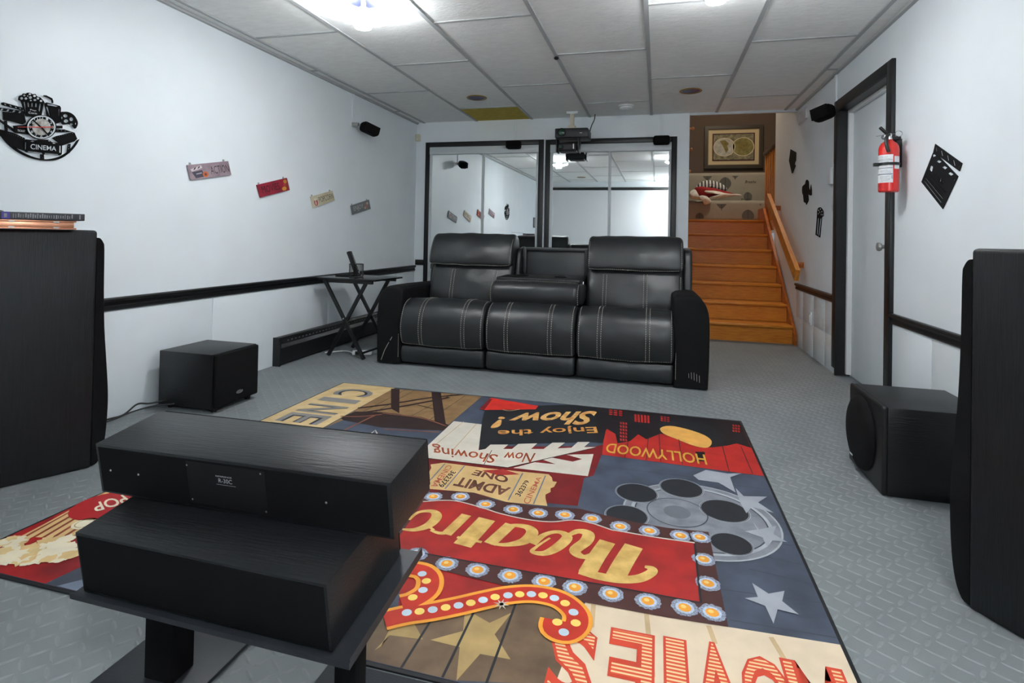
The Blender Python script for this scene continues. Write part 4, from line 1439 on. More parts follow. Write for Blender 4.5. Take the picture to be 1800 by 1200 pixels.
pc += [k8([(278, 965), (286, 966), (277, 1086), (270, 1082)]), k8([(296, 968), (304, 968), (290, 1094), (282, 1090)])]
for cxp, cyp in ((283, 908), (297, 899), (292, 922), (307, 917), (281, 932), (302, 938), (313, 940)):
    pc.append(k8([(cxp + 5 * cos(a * pi / 4), cyp + 7 * sin(a * pi / 4)) for a in range(8)]))
o = wall_plate('popcorn_cutout', pc, 'R', .003, deco, None, .001)
tag(o, 'black popcorn bucket cutout with striped openings, lowest of the small ones', 'wall decor', 'black film cutouts')

t = thing('clapper_cutout', 'large black clapperboard cutout on the right wall beside the extinguisher', 'wall decor', tuple(wallr(1655, 310)))
clapm = mat('deco_grey', (24, 25, 27), .75, spec=.2)
wall_plate('clapper_stick', [rt([(424, 219), (740, 447), (708, 540), (455, 352), (400, 320)])] + [rt(q) for q in (
    [(425, 250), (438, 262), (446, 318), (430, 300)], [(487, 292), (502, 300), (516, 366), (500, 356)], [(558, 346), (574, 356), (587, 422), (570, 410)], [(628, 402), (645, 412), (661, 478), (644, 470)], [(708, 456), (714, 460), (710, 468), (704, 464)])], 'R', .003, clapm, t, .001)
wall_plate('slate', [rt([(398, 322), (455, 352), (691, 600), (512, 982), (262, 665)])] + [rt(q) for q in (
    [(392, 350), (412, 336), (436, 358), (396, 376)], [(436, 424), (462, 404), (500, 428), (470, 446)], [(500, 492), (530, 474), (567, 498), (538, 520)], [(570, 564), (600, 546), (640, 574), (608, 594)],
    [(634, 640), (644, 628), (652, 648), (640, 652)], [(356, 520), (366, 480), (384, 472), (400, 488), (388, 540), (374, 544)], [(474, 660), (480, 625), (496, 628), (490, 668)], [(505, 670), (508, 645), (522, 664), (514, 680)],
    [(332, 548), (338, 546), (552, 788), (548, 794)], [(305, 622), (312, 618), (516, 862), (512, 872)], [(290, 655), (300, 654), (498, 905), (492, 914)])], 'R', .003, clapm, t, .001)
b = B()
for s_, q in (('ACTION', [(410, 545), (530, 668), (506, 700), (400, 590)]), ('Lights Camera', [(366, 630), (484, 752), (470, 778), (356, 652)])):
    quad_text(b, s_, [at(*p_, x=XR - .0042) for p_ in rt(q)], (-.0003, 0, 0))
b.obj('lettering', matte_black, t)

# ---- fire extinguisher
EY = at(1562, 300, x=XR - .085).y
ec = Vector((XR - .085, EY, 0))
zt_, zb_ = at(1562, 268, y=EY).z, at(1562, 337, y=EY).z
er, et, ebz = .0465, at(1562, 247, y=EY).z, at(1562, 338, y=EY).z
t = thing('fire_extinguisher', 'red fire extinguisher strapped to the wall by the door frame', 'extinguisher', (ec.x, ec.y, ebz))
hh = et - ebz
b = B(); b.lathe([(.040, 0), (er, .006), (er, hh - .045), (.043, hh - .030), (.034, hh - .014), (.020, hh - .004), (.018, hh + .004)], (ec.x, ec.y, ebz), n=40)
b.obj('cylinder', fire_red, t)


def band(b, r, a0, a1, z0, z1, n=20, mi=0):
    vs, fs = [], []
    for k in range(n + 1):
        a = a0 + (a1 - a0) * k / n
        vs += [(ec.x + r * cos(a), ec.y + r * sin(a), z0), (ec.x + r * cos(a), ec.y + r * sin(a), z1)]
    fs = [(2 * k, 2 * k + 2, 2 * k + 3, 2 * k + 1) for k in range(n)]
    b.add(vs, fs, mi, True)


vw = math.atan2(-ec.y, -ec.x)       # towards the camera
def zz(v): return at(1555, v, y=EY - .03).z
b = B(); band(b, er + .0006, vw - 1.45, vw + .42, zz(321), zz(272)); lo = b.obj('label', label_white, t)
b = B(); band(b, er + .0006, vw + .55, vw + 1.3, zz(297), zz(275)); b.obj('label', label_white, t)
b = B()
for v0, v1, a1 in ((281, 281.8, .38), (295, 296, .38), (305.4, 307, .38)):
    band(b, er + .0011, vw - 1.4, vw + a1, zz(v1), zz(v0))
for v0 in (275, 277, 279, 284, 286, 299, 301, 303, 310, 312, 314, 316, 318):
    band(b, er + .0010, vw - 1.0 + random.uniform(0, .3), vw + random.uniform(-.2, .25), zz(v0 + .45), zz(v0))
for q in range(4):
    band(b, er + .0011, vw + .26, vw + .38, zz(309 + q * 1.5 + .8), zz(309 + q * 1.5), 3)
b.obj('label_print', mat('print_grey', (92, 104, 118), .6), lo)
b = B(); band(b, er + .0030, vw - 2.2, vw + 2.0, zz(290.5), zz(285.5), 30); band(b, er + .0012, vw - 2.2, vw + 2.0, zz(290.5), zz(285.5), 30)
b.box(ec.x - er - .024, ec.x - er + .004, ec.y - .010, ec.y + .010, zz(291), zz(285), .002)
b.obj('strap', black_plastic, t)
b = B(); bw_ = wallr(1586, 290).y
b.box(XR - .030, XR - .0005, bw_, bw_ + .05, zz(290), et + .02, .004)
b.box(XR - .09, XR - .03, ec.y - .006, ec.y + .030, et + .004, et + .022, .004)
b.obj('bracket', black_plastic, t)
b = B(); b.lathe([(.017, 0), (.017, .012), (.013, .014), (.013, .032), (.008, .036)], (ec.x, ec.y, et + .002), n=20)
b.obj('valve', chrome, t)
b = B()
b.box(-.011, .011, -.045, .004, 0, .014, .004, T=Matrix.Translation((ec.x - .014, ec.y + .01, et + .036)) @ Matrix.Rotation(radians(-100), 4, 'Z') @ Matrix.Rotation(radians(-48), 4, 'X'))
b.obj('lever', black_plastic, t)
b = B()
b.tube(smooth_path([(ec.x - .004, ec.y - .012, et + .030), (ec.x - .022, ec.y - .030, et + .012), (ec.x - .026, ec.y - .044, et - .03), (ec.x - .018, ec.y - .048, et - .065)], 5), .0085, 10)
b.obj('nozzle_hose', black_plastic, t)
b = B()
b.lathe([(.013, 0), (.013, .008), (.010, .010)], (ec.x - .018, ec.y + .006, et + .020), (-1, -.5, 0), 16)
b.obj('gauge', chrome, t)
b = B()
ring = [(ec.x + .034 + .016 * cos(q * pi / 10), ec.y - .03, et + .030 + .014 * sin(q * pi / 10)) for q in range(21)]
b.tube(ring, .0018, 6)
b.tube([(ec.x + .018, ec.y - .03, et + .030), (ec.x - .06, ec.y + .0, et + .024)], .0012, 6)
b.obj('pull_pin', chrome, t)

# ---- word signs on the left wall
k2 = cz(.25, 300, 250)
def word_sign(quad, rgb, rgb_edge, words, txt_rgb, label, tq, extra):
    q = k2(quad)
    c = at(*q[0], x=XL)
    t = thing('word_sign', label, 'sign', tuple(c), 'word signs on the left wall')
    wall_plate('board', [q], 'L', .008, mat('sign_' + words, rgb, .5, vary=.25, vscale=14, rgb2=rgb_edge), t, .004)
    b = B()
    W3 = [at(*p_, x=XL + .012) for p_ in q]
    def pt(u, v):
        return (W3[0] * (1 - u) + W3[1] * u) * (1 - v) + (W3[3] * (1 - u) + W3[2] * u) * v
    u0, u1, v0, v1 = tq
    quad_text(b, words, [pt(u0, v0), pt(u1, v0), pt(u1, v1), pt(u0, v1)], (.0008, 0, 0), bold=-.008)
    b.obj('lettering', mat('ink_' + words, txt_rgb, .6), t)
    b2 = B()
    ms = []
    for poly, colr in extra:
        m_ = mat('sgn_%d_%d_%d' % colr, colr, .6)
        if m_ not in ms: ms.append(m_)
        b2.add([pt(u, v) + Vector((.0005 + .0002 * ms.index(m_), 0, 0)) for u, v in poly], [list(range(len(poly)))], ms.index(m_))
    if ms:
        b2.obj('picture_print', ms, t)
    b3 = B()
    for u in (.08, .90):
        p_ = pt(u, .0)
        b3.box(XL + .001, XL + .006, p_.y - .006, p_.y + .006, p_.z - .004, p_.z + .012)
    b3.obj('hanger', steel, t)


def blob(cu, cv, ru, rv, n=12):
    return [(cu + ru * cos(2 * pi * k / n), cv + rv * sin(2 * pi * k / n)) for k in range(n)]


word_sign([(118, 160), (405, 132), (427, 228), (143, 266)], (170, 152, 160), (128, 108, 116), 'ACTION', (28, 24, 28), 'mauve board sign reading ACTION with a clapperboard picture', (.50, .97, .24, .78),
          [([(.06, .5), (.30, .42), (.34, .88), (.12, .92)], (72, 70, 86)), ([(.04, .30), (.30, .10), (.32, .28), (.06, .46)], (215, 205, 210)), ([(.10, .36), (.14, .22), (.18, .2), (.14, .34)], (40, 36, 44)), ([(.20, .30), (.24, .17), (.28, .15), (.24, .28)], (40, 36, 44)), (blob(.36, .74, .07, .2), (196, 104, 60)), (blob(.36, .74, .03, .1), (120, 60, 44)), ([(.14, .62), (.28, .58), (.28, .64), (.15, .68)], (180, 176, 186))])
word_sign([(607, 300), (818, 250), (838, 335), (632, 388)], (162, 34, 58), (128, 24, 44), 'MOVIES', (34, 14, 20), 'red board sign reading MOVIES', (.10, .68, .20, .74),
          [(blob(.82, .78, .08, .16), (216, 158, 60)), (blob(.90, .24, .06, .16), (206, 140, 60)), (blob(.86, .5, .05, .14), (190, 60, 60)), (blob(.94, .62, .04, .14), (140, 60, 40))])
word_sign([(985, 383), (1138, 340), (1155, 408), (1003, 460)], (216, 206, 180), (196, 184, 152), 'POPCORN', (58, 56, 50), 'cream board sign reading POPCORN', (.30, .97, .22, .74),
          [(blob(.16, .6, .08, .34), (186, 70, 76)), (blob(.16, .34, .07, .12), (232, 222, 200)), (blob(.15, .66, .03, .2), (226, 210, 200))])
word_sign([(1268, 445), (1395, 403), (1407, 468), (1280, 510)], (120, 122, 126), (104, 106, 110), 'ENJOY', (206, 202, 192), 'grey board sign reading ENJOY, nearest the corner', (.10, .62, .20, .80),
          [(blob(.80, .5, .10, .36), (150, 116, 110)), (blob(.86, .3, .05, .14), (190, 180, 170)), (blob(.70, .70, .05, .14), (196, 160, 130))])

# ---- record clock
kc = cz(160 / 1200, 0, 140)
t = thing('wall_clock', 'black cut-out record clock with popcorn, film reel and CINEMA marquee', 'clock', tuple(at(72, 222, x=XL)))
def cp(name, loops, m=deco, gap=.004, th=.004):
    return wall_plate(name, [kc(l) for l in loops], 'L', th, m, t, gap)
def ell(cx, cy, rx, ry, n=28, a0=0, a1=2 * pi):
    full = abs(a1 - a0 - 2 * pi) < 1e-6
    return [(cx + rx * cos(a0 + (a1 - a0) * k / (n if full else n - 1)), cy + ry * sin(a0 + (a1 - a0) * k / (n if full else n - 1))) for k in range(n)]
# lower record rim (crescent)
outer = smooth_path([(-60, 640), (0, 720), (60, 800), (140, 880), (240, 955), (350, 1010), (470, 1048), (600, 1066), (720, 1062), (820, 1030), (920, 960), (1000, 870), (1050, 785)], 5)
inner = smooth_path([(1018, 800), (960, 880), (900, 945), (800, 1005), (710, 1035), (600, 1048), (480, 1028), (360, 985), (250, 925), (170, 860), (120, 800), (60, 750), (-60, 620)], 5)
cp('record_rim', [outer + inner], gap=.003)
cp('film_strip', [[(-60, 640), (30, 660), (180, 700), (330, 770), (330, 850), (320, 935), (140, 870), (60, 800)]] + [[(x, 668 + (x - 20) * .33), (x + 12, 671 + (x - 20) * .33), (x + 11, 682 + (x - 20) * .33), (x - 1, 679 + (x - 20) * .33)] for x in range(70, 320, 28)], gap=.0045)
cp('film_strip', [[(690, 770), (740, 745), (960, 690), (985, 700), (1020, 780), (980, 815), (830, 865), (790, 840)]] + [[(x, 762 - (x - 720) * .26), (x + 12, 759 - (x - 720) * .26), (x + 14, 769 - (x - 720) * .26), (x + 2, 772 - (x - 720) * .26)] for x in range(730, 960, 28)], gap=.0045)
cp('film_strip', [[(745, 655), (850, 655), (960, 690), (740, 690)], [(760, 664), (780, 664), (776, 676), (756, 676)], [(806, 664), (826, 664), (824, 676), (804, 676)], [(856, 668), (874, 672), (872, 682), (852, 680)]], gap=.0048)
cp('film_strip', [[(60, 540), (95, 540), (105, 700), (70, 690)], [(74, 560), (84, 560), (85, 572), (75, 572)], [(77, 600), (87, 600), (88, 612), (78, 612)], [(80, 640), (90, 640), (91, 652), (81, 652)]], gap=.0052)
cp('film_strip', [[(-40, 520), (-30, 500), (200, 660), (190, 690)], [(40, 565), (50, 570), (46, 580), (36, 574)], [(90, 600), (100, 606), (96, 616), (86, 610)], [(140, 636), (150, 642), (146, 652), (136, 646)]], gap=.0056)
cp('film_strip', [[(900, 850), (932, 845), (925, 960), (890, 985), (884, 960)], [(905, 870), (918, 868), (917, 880), (904, 882)], [(902, 905), (915, 903), (914, 915), (901, 917)], [(899, 940), (912, 936), (911, 948), (898, 952)]], gap=.0052)
cp('film_strip', [[(535, 985), (580, 985), (585, 1060), (540, 1060)], [(545, 1000), (556, 1000), (556, 1012), (545, 1012)], [(562, 1020), (573, 1020), (573, 1032), (562, 1032)]], gap=.0052)
# clapper
cp('clapper', [[(40, 420), (320, 445), (345, 560), (300, 590), (150, 548), (50, 530)]], gap=.005)
cp('clapper', [[(-40, 360), (320, 415), (325, 450), (-40, 400)]] + [[(x, 376 + (x - 0) * .13), (x + 34, 381 + (x - 0) * .13), (x + 16, 408 + x * .13), (x - 18, 403 + x * .13)] for x in (20, 100, 180, 260)], gap=.0055)
cp('clapper', [[(22, 305), (45, 298), (310, 372), (300, 408), (40, 335), (24, 325)]] + [[(x, 310 + (x - 45) * .27), (x + 30, 318 + (x - 45) * .27), (x + 46, 340 + (x - 45) * .27), (x + 14, 332 + (x - 45) * .27)] for x in (52, 122, 192, 250)], gap=.006)
# popcorn bucket
cp('popcorn_bucket', [[(275, 270), (580, 300), (545, 500), (345, 480)]] + [[(312, 290), (335, 294), (352, 455), (338, 420)], [(362, 298), (386, 302), (388, 358), (370, 360)], [(414, 304), (440, 307), (436, 358), (416, 356)], [(466, 310), (494, 312), (488, 362), (464, 358)], [(522, 316), (546, 318), (528, 440), (510, 400)]], gap=.0065)
top = smooth_path([(262, 275), (250, 240), (268, 210), (298, 200), (310, 182), (345, 184), (372, 170), (412, 178), (432, 192), (468, 188), (490, 220), (530, 232), (560, 262), (582, 290), (575, 318), (420, 290)], 3, True)
pops = [ell(290, 245, 24, 18, 10), ell(325, 208, 20, 14, 10), ell(345, 248, 24, 16, 10), ell(398, 190, 22, 13, 10), ell(405, 236, 26, 20, 10), ell(370, 215, 14, 10, 8), ell(460, 214, 24, 16, 10), ell(465, 268, 24, 14, 10), ell(505, 245, 22, 16, 10), ell(545, 280, 22, 15, 10), ell(410, 275, 18, 8, 8)]
cp('popcorn_top', [top] + pops, gap=.0075)
# cup with straw
cp('drink_cup', [[(590, 310), (620, 300), (790, 345), (805, 370), (800, 560), (740, 582), (660, 560), (620, 480)], [(604, 352), (640, 360), (668, 500), (650, 470)], [(622, 318), (700, 326), (770, 350), (740, 356), (630, 336)], [(775, 385), (788, 388), (786, 480), (776, 500)]], gap=.005)
cp('straw', [[(580, 205), (610, 205), (690, 245), (704, 280), (704, 310), (688, 308), (682, 270), (640, 240), (580, 220)]], gap=.005)
# reel
reel = smooth_path([(800, 440), (850, 422), (910, 428), (970, 462), (1010, 515), (1028, 570), (1015, 620), (990, 645), (960, 612), (900, 585), (820, 580)], 4, True)
cp('film_reel', [reel, ell(868, 475, 32, 24, 14), ell(945, 520, 28, 26, 14), ell(874, 545, 32, 24, 14), ell(945, 588, 24, 16, 12), ell(820, 505, 12, 18, 10), ell(1000, 580, 10, 16, 8)], gap=.006)
# ticket
cp('ticket', [[(180, 605), (380, 590), (430, 700), (400, 725), (200, 700)]], gap=.0065)
cp('ticket', [[(735, 605), (825, 605), (825, 642), (740, 640)]], gap=.0065)
# marquee
cp('marquee', [[(318, 800), (345, 785), (480, 800), (500, 790), (640, 790), (680, 820), (800, 835), (820, 870), (815, 985), (790, 1000), (560, 985), (340, 950), (320, 925)],
               [(330, 815), (355, 830), (350, 920), (330, 918)], [(372, 938), (560, 960), (570, 985), (560, 985), (362, 958)], [(590, 962), (770, 980), (778, 994), (590, 984)], [(785, 855), (808, 875), (806, 965), (785, 960)], [(400, 815), (430, 800), (470, 812), (440, 822)], [(690, 830), (740, 835), (736, 842), (700, 842)], [(640, 792), (668, 808), (660, 818), (636, 805)]], gap=.0075)
b = B()
for s_, q in (('CINEMA', [(402, 845), (742, 882), (740, 940), (402, 914)]), ('Pop', [(398, 386), (480, 400), (476, 420), (396, 410)]), ('Corn', [(376, 418), (486, 432), (484, 458), (374, 446)]), ('TICKET', [(230, 655), (332, 668), (330, 692), (230, 682)])):
    gp = .012 if s_ == 'CINEMA' else .0108
    quad_text(b, s_, [at(*p_, x=XL + gp) for p_ in kc(q)], (.0003, 0, 0), bold=.005)
b.obj('lettering', mat('cut_white', (205, 212, 216), .5), t)
# dial
cp('dial', [ell(547, 625, 200, 160, 48)], gap=.011)
cp('dial_ring', [ell(547, 625, 186, 152, 48), ell(547, 625, 168, 137, 48)], mat('cut_white', (205, 212, 216), .5), gap=.0151, th=.001)
dl = cp('dial_face', [ell(547, 625, 122, 108, 40)], mat('dial_silver', (196, 196, 192), .5, vary=.5, vscale=60, rgb2=(120, 112, 100)), gap=.0151, th=.001)
b = B()
for k in range(12):
    a = radians(30 * k - 90)
    cx, cy = 547 + 146 * cos(a), 625 + 123 * sin(a)
    hw = 24 if k in (0, 10, 11) else 15
    quad_text(b, str(12 if k == 0 else k), [at(*p_, x=XL + .0165) for p_ in kc([(cx - hw, cy - 17), (cx + hw, cy - 14), (cx + hw, cy + 18), (cx - hw, cy + 15)])], (.0003, 0, 0))
b.obj('numerals', mat('cut_white', (205, 212, 216), .5), t)
cp('hour_hand', [[(440, 540), (458, 540), (560, 630), (552, 640), (535, 632)]], deco, gap=.0175, th=.001)
cp('minute_hand', [[(540, 630), (556, 622), (652, 735), (645, 748)]], deco, gap=.019, th=.001)
cp('second_hand', [[(235, 622), (560, 620), (700, 618), (702, 630), (560, 631), (235, 627)]], mat('hand_red', (206, 52, 44), .5), gap=.0205, th=.001)

# ---- things seen only in the mirrors: projection screen, a small sign
t = thing('projection_screen', 'wide white projection screen with black top bar on the front wall', 'screen', (-.7, YF + .03, .4))
b = B()
n_ = 24
vs, fs = [], []
for k in range(n_ + 1):
    x = -2.35 + 3.3 * k / n_
    zt2 = 1.985 + .02 * ((k / n_) - .5) ** 2 * 4
    vs += [(x, YF + .035, .35), (x, YF + .035, zt2)]
fs = [(2 * k, 2 * k + 2, 2 * k + 3, 2 * k + 1) for k in range(n_)]
b.add(vs, fs)
b.box(-2.35, .95, YF + .025, YF + .033, .35, 1.98)
b.obj('fabric', screen_white, t)
B().box(-2.40, 1.0, YF + .006, YF + .045, 1.995, 2.055, .006).obj('top_bar', black_plastic, t)
B().box(-2.40, 1.0, YF + .02, YF + .042, .32, .352, .004).obj('bottom_bar', black_plastic, t)
t = thing('framed_sign', 'small framed grey sign on the left wall near the screen', 'sign', (XL, -.5, 1.25))
B().box(XL + .0005, XL + .015, -.60, -.38, 1.14, 1.36, .003).obj('frame', black_trim, t)
B().box(XL + .0145, XL + .017, -.58, -.40, 1.16, 1.34).obj('print', mat('sign_grey', (150, 152, 154), .6), t)

# ================================================================== LEFT SIDE: heater, tray table
HY0, HY1 = 3.345, 5.40
t = thing('baseboard_heater', 'long black baseboard heater along the left wall behind the tray table', 'heater', (XL, 4.3, 0))
pr = [(.0065, .012), (.058, .012), (.062, .03), (.062, .125), (.048, .150), (.050, .186), (.040, .196), (.0065, .198)]
B().prism(pr, lambda a, c, d_: (XL + a, d_, c), HY0 + .012, HY1).obj('cover', black_trim, t)
B().prism([(.0065, .0), (.064, .0), (.066, .15), (.055, .200), (.0065, .200)], lambda a, c, d_: (XL + a, d_, c), HY0, HY0 + .014).obj('end_cap', black_trim, t)
b = B()
for k in range(46):
    y = HY0 + .10 + k * .043
    if (k // 9) % 2 == 0 or k % 9 < 6:
        b.box(XL + .0505, XL + .0525, y, y + .012, .164, .172)
sl2 = b.obj('vent_slots', mat('slot_grey', (120, 122, 124), .5), t)
sl2['kind'] = 'stuff'

# tray table
t = thing('tray_table', 'black folding tray table with crossed legs between sofa and left wall', 'table', (-2.25, 3.9, 0))
A_ = radians(-4)
TM = Matrix.Translation((-2.262, 3.92, 0)) @ Matrix.Rotation(A_, 4, 'Z')
ZT = .603
b = B(TM); b.box(-.265, .265, -.20, .20, ZT - .014, ZT, .004)
top = b.obj('table_top', mat('table_black', (15, 16, 17), .25), t)
b = B(TM)
for sx_ in (-1, 1):
    b.box(-.22, .22, sx_ * .165 - .012, sx_ * .165 + .012, ZT - .038, ZT - .0145)
b.obj('apron', black_trim, t)


def bar(M, p0, p1, w_, h_):
    p0, p1 = Vector(p0), Vector(p1)
    z = (p1 - p0).normalized()
    y_ = Vector((0, 1, 0))
    x = y_.cross(z).normalized()
    y_ = z.cross(x)
    b = B(M)
    vs = [q + x * a * w_ / 2 + y_ * c * h_ / 2 for q in (p0, p1) for a, c in ((-1, -1), (1, -1), (1, 1), (-1, 1))]
    b.add(vs, [(0, 1, 2, 3), (4, 7, 6, 5), (0, 4, 5, 1), (1, 5, 6, 2), (2, 6, 7, 3), (3, 7, 4, 0)])
    return b


for yy in (-.175, .175):
    s_ = -1 if yy < 0 else 1
    bar(TM, (-.20, yy, ZT - .02), (.165, yy, .004), .026, .016).obj('leg', black_trim, t)
    bar(TM, (.165, yy - s_ * .018, ZT - .02), (-.165, yy - s_ * .018, .004), .026, .016).obj('leg', black_trim, t)
    B(TM).lathe([(.006, 0), (.005, .004), (.001, .005)], (-.017, yy - .009, .297), (0, -1, 0), 10).obj('rivet', steel, t)
B(TM).tube([(.14, -.17, .045), (.14, .17, .045)], .009, 8).obj('stretcher', black_trim, t)
# pen cup with a remote
pc_ = TM @ Vector((-.01, -.04, ZT))
t = thing('mesh_cup', 'black wire mesh pen cup on the tray table', 'cup', tuple(pc_))
b = B()
n_ = 28
for k in range(n_):
    a = 2 * pi * k / n_
    for s_ in (-1, 1):
        pts = [(pc_.x + .054 * cos(a + s_ * j * .11), pc_.y + .054 * sin(a + s_ * j * .11), pc_.z + .004 + .098 * j / 8) for j in range(9)]
        b.tube(pts, .0011, 3, cap=False)
m_ = b.obj('mesh', black_plastic, t); m_['kind'] = 'stuff'
b = B()
for zq in (.003, .102):
    b.tube([(pc_.x + .054 * cos(2 * pi * k / 24), pc_.y + .054 * sin(2 * pi * k / 24), pc_.z + zq) for k in range(25)], .0022, 6)
b.obj('rim', black_plastic, t)
B().lathe([(.054, .0008), (.054, .002)], tuple(pc_), n=24).obj('base', black_plastic, t)
RM_ = Matrix.Translation(pc_ + Vector((.020, -.004, .006))) @ Matrix.Rotation(radians(-24), 4, 'Y')
t = thing('remote_control', 'black remote control leaning in the mesh cup', 'remote', tuple(pc_))
B(RM_).box(-.013, .013, -.024, .024, 0, .21, .006).obj('body', black_plastic, t)
b = B(RM_)
for k in range(7):
    for q in (-1, 0, 1):
        b.box(-.0135, -.0115, q * .011 - .003, q * .011 + .003, .06 + k * .016, .068 + k * .016)
bb = b.obj('buttons', matte_black, t); bb['kind'] = 'stuff'
RM2 = TM @ Matrix.Translation((-.12, -.02, ZT + .001)) @ Matrix.Rotation(radians(8), 4, 'Z')
t = thing('remote_control', 'black remote control lying flat on the tray table', 'remote', tuple(RM2.translation))
B(RM2).box(-.085, .07, -.018, .018, 0, .018, .005).obj('body', black_plastic, t)
B(RM2).box(-.06, .03, -.012, .012, .0175, .0195, .001).obj('keypad', matte_black, t)

# power strip and cables
pw = at(637, 619, z=.02)
t = thing('power_strip', 'white power strip with a black plug on the floor by the tray table', 'power strip', tuple(pw))
Mp = Matrix.Translation((pw.x, pw.y, 0)) @ Matrix.Rotation(radians(24), 4, 'Z')
B(Mp).box(-.075, .075, -.022, .022, .002, .034, .005).obj('body', white_plastic, t)
B(Mp).box(-.052, -.018, -.036, -.020, .008, .034, .003).obj('plug', black_plastic, t)
q0 = at(571, 620, z=.006)
B().tube(smooth_path([(q0.x, q0.y, .008), (q0.x + .10, q0.y + .10, .008), (pw.x - .12, pw.y + .02, .012), (pw.x - .07, pw.y - .03, .016)], 8), .005, 8).obj('cord', white_plastic, t)
pts = []
for k in range(40):
    a = k * .62
    pts.append((-2.06 + .05 * cos(a) + .01 * sin(3 * a), 4.25 + .09 * sin(a), .010 + .0012 * k))
b = B().tube(pts, .0045, 6)
tag(b.obj('cable_coil', cable_black), 'tangled black cable on the floor behind the tray table leg', 'cable')
g0, g1 = at(178, 742, z=.006), at(282, 706, z=.04)
t = thing('speaker_cables', 'two thin black cables running along the wall edge to the left subwoofer', 'cable', (XL + .05, g0.y, 0))
B().tube(smooth_path([(XL + .012, g0.y - .35, .010), (XL + .014, g0.y, .010), (XL + .03, g0.y + .10, .012), (XL + .05, g0.y + .16, .05), (-2.50, 2.28, .055), (-2.47, 2.374, .05)], 8), .0045, 8).obj('cable', cable_black, t)
B().tube(smooth_path([(XL + .02, 2.02, .008), (XL + .05, 2.12, .012), (-2.53, 2.20, .030), (-2.50, 2.29, .036), (-2.44, 2.374, .032)], 8), .0040, 8).obj('cable', cable_black, t)
q = at(0, 370, y=1.50); q1 = at(14, 374, y=1.50)
b = B().tube(smooth_path([(XL + .003, q.y - .03, q.z + .012), (q.x, q.y, q.z), (q1.x - .02, q1.y - .03, q1.z - .006), (q1.x - .03, q1.y - .05, q1.z - .020), (q1.x - .04, q1.y - .06, TH + .004)], 8), .0022, 6)
tag(b.obj('thin_wire', mat('wire_grey', (120, 122, 120), .5)), 'thin grey wire ending at the cases on the left floor speaker', 'cable')

# ================================================================== STAIR HALL OBJECTS
t = thing('handrail', 'sloping oak handrail board on the wall beside the stairs', 'handrail', (1.2, 5.9, 1.0))
A0, A1 = Vector((1.165, 5.22, .655)), Vector((1.165, 6.56, 1.415))
dr = (A1 - A0).normalized(); upv = Vector((1, 0, 0)).cross(dr).normalized()
b = B()
vs = [p_ + Vector((sx_ * .018, 0, 0)) + upv * h_ for p_ in (A0, A1) for sx_, h_ in ((-1, -.055), (1, -.055), (1, .055), (-1, .055))]
b.add(vs, [(0, 1, 2, 3), (4, 7, 6, 5), (0, 4, 5, 1), (1, 5, 6, 2), (2, 6, 7, 3), (3, 7, 4, 0)])
b.obj('rail_board', mat('handrail_oak', (206, 128, 44), .35, vary=.3, vscale=9, stretch=(9, 1.5, 3)), t)
for q in (.12, .85):
    p_ = A0.lerp(A1, q)
    B().box(1.184, XR - .0005, p_.y - .02, p_.y + .02, p_.z - .03, p_.z + .02, .004).obj('bracket', oak_dark, t)
baluster_oak = mat('baluster_oak', (214, 140, 58), .4, vary=.25, vscale=9, stretch=(9, 9, 1))
t = thing('railing', 'oak landing railing with upright balusters at the top of the stairs', 'railing', (1.25, 7.0, ZL))
for k in range(5):
    y = 6.78 + k * .135
    B().box(1.262, 1.292, y - .016, y + .016, ZL, 1.995, .004).obj('baluster', baluster_oak, t)
B().box(1.250, 1.306, 6.665, 7.42, 1.995, 2.045, .008).obj('top_rail', mat('rail_dark', (70, 48, 34), .4), t)
for k, (u, v) in enumerate(((1218, 226), (1215, 263), (1212, 301))):
    p_ = at(u, v, x=.322)
    t = thing('coat_peg', ['round wooden peg, highest of three at the stair opening edge', 'round wooden peg, middle one of three at the stair opening edge', 'round wooden peg, lowest of three at the stair opening edge'][k], 'peg', tuple(p_), 'wooden pegs beside the stairs')
    B().lathe([(.010, 0), (.009, .018), (.016, .026), (.018, .036), (.012, .046), (.002, .048)], (.2885, p_.y, p_.z), (1, 0, 0), 14).obj('knob', mat('peg_wood', (206, 132, 74), .4), t)

# framed map
fy = 8.995
F0, F1 = at(1239, 222, y=8.96), at(1341, 295, y=8.96)
t = thing('framed_map', 'framed antique double-hemisphere world map on the brown wall', 'picture', (F0.x, fy, F1.z))
def fr(b, i0, i1, y0, y1):
    b.box(F0.x + i0, F1.x - i0, y0, y1, F1.z + i0, F1.z + i1); b.box(F0.x + i0, F1.x - i0, y0, y1, F0.z - i1, F0.z - i0)
    b.box(F0.x + i0, F0.x + i1, y0, y1, F1.z + i1, F0.z - i1); b.box(F1.x - i1, F1.x - i0, y0, y1, F1.z + i1, F0.z - i1)
b = B(); fr(b, 0, .045, 8.955, fy); b.obj('frame', mat('frame_dark', (52, 46, 34), .4), t)
b = B(); fr(b, .045, .058, 8.965, fy); b.obj('frame_lip', mat('frame_gold', (86, 74, 50), .4), t)
B().box(F0.x + .058, F1.x - .058, 8.975, fy, F1.z + .058, F0.z - .058).obj('mat_board', mat('mat_cream', (196, 182, 146), .8), t)
i0 = .115
B().box(F0.x + i0, F1.x - i0, 8.970, 8.976, F1.z + i0, F0.z - i0).obj('inner_mat', mat('mat_plum', (66, 34, 44), .8), t)
i0 = .132
mp_ = B().box(F0.x + i0, F1.x - i0, 8.966, 8.971, F1.z + i0, F0.z - i0).obj('map_print', mat('map_paper', (150, 146, 118), .8, vary=.5, vscale=24, rgb2=(84, 82, 62)), t)
b = B()
mw, mh = F1.x - F0.x - 2 * i0, F0.z - F1.z - 2 * i0
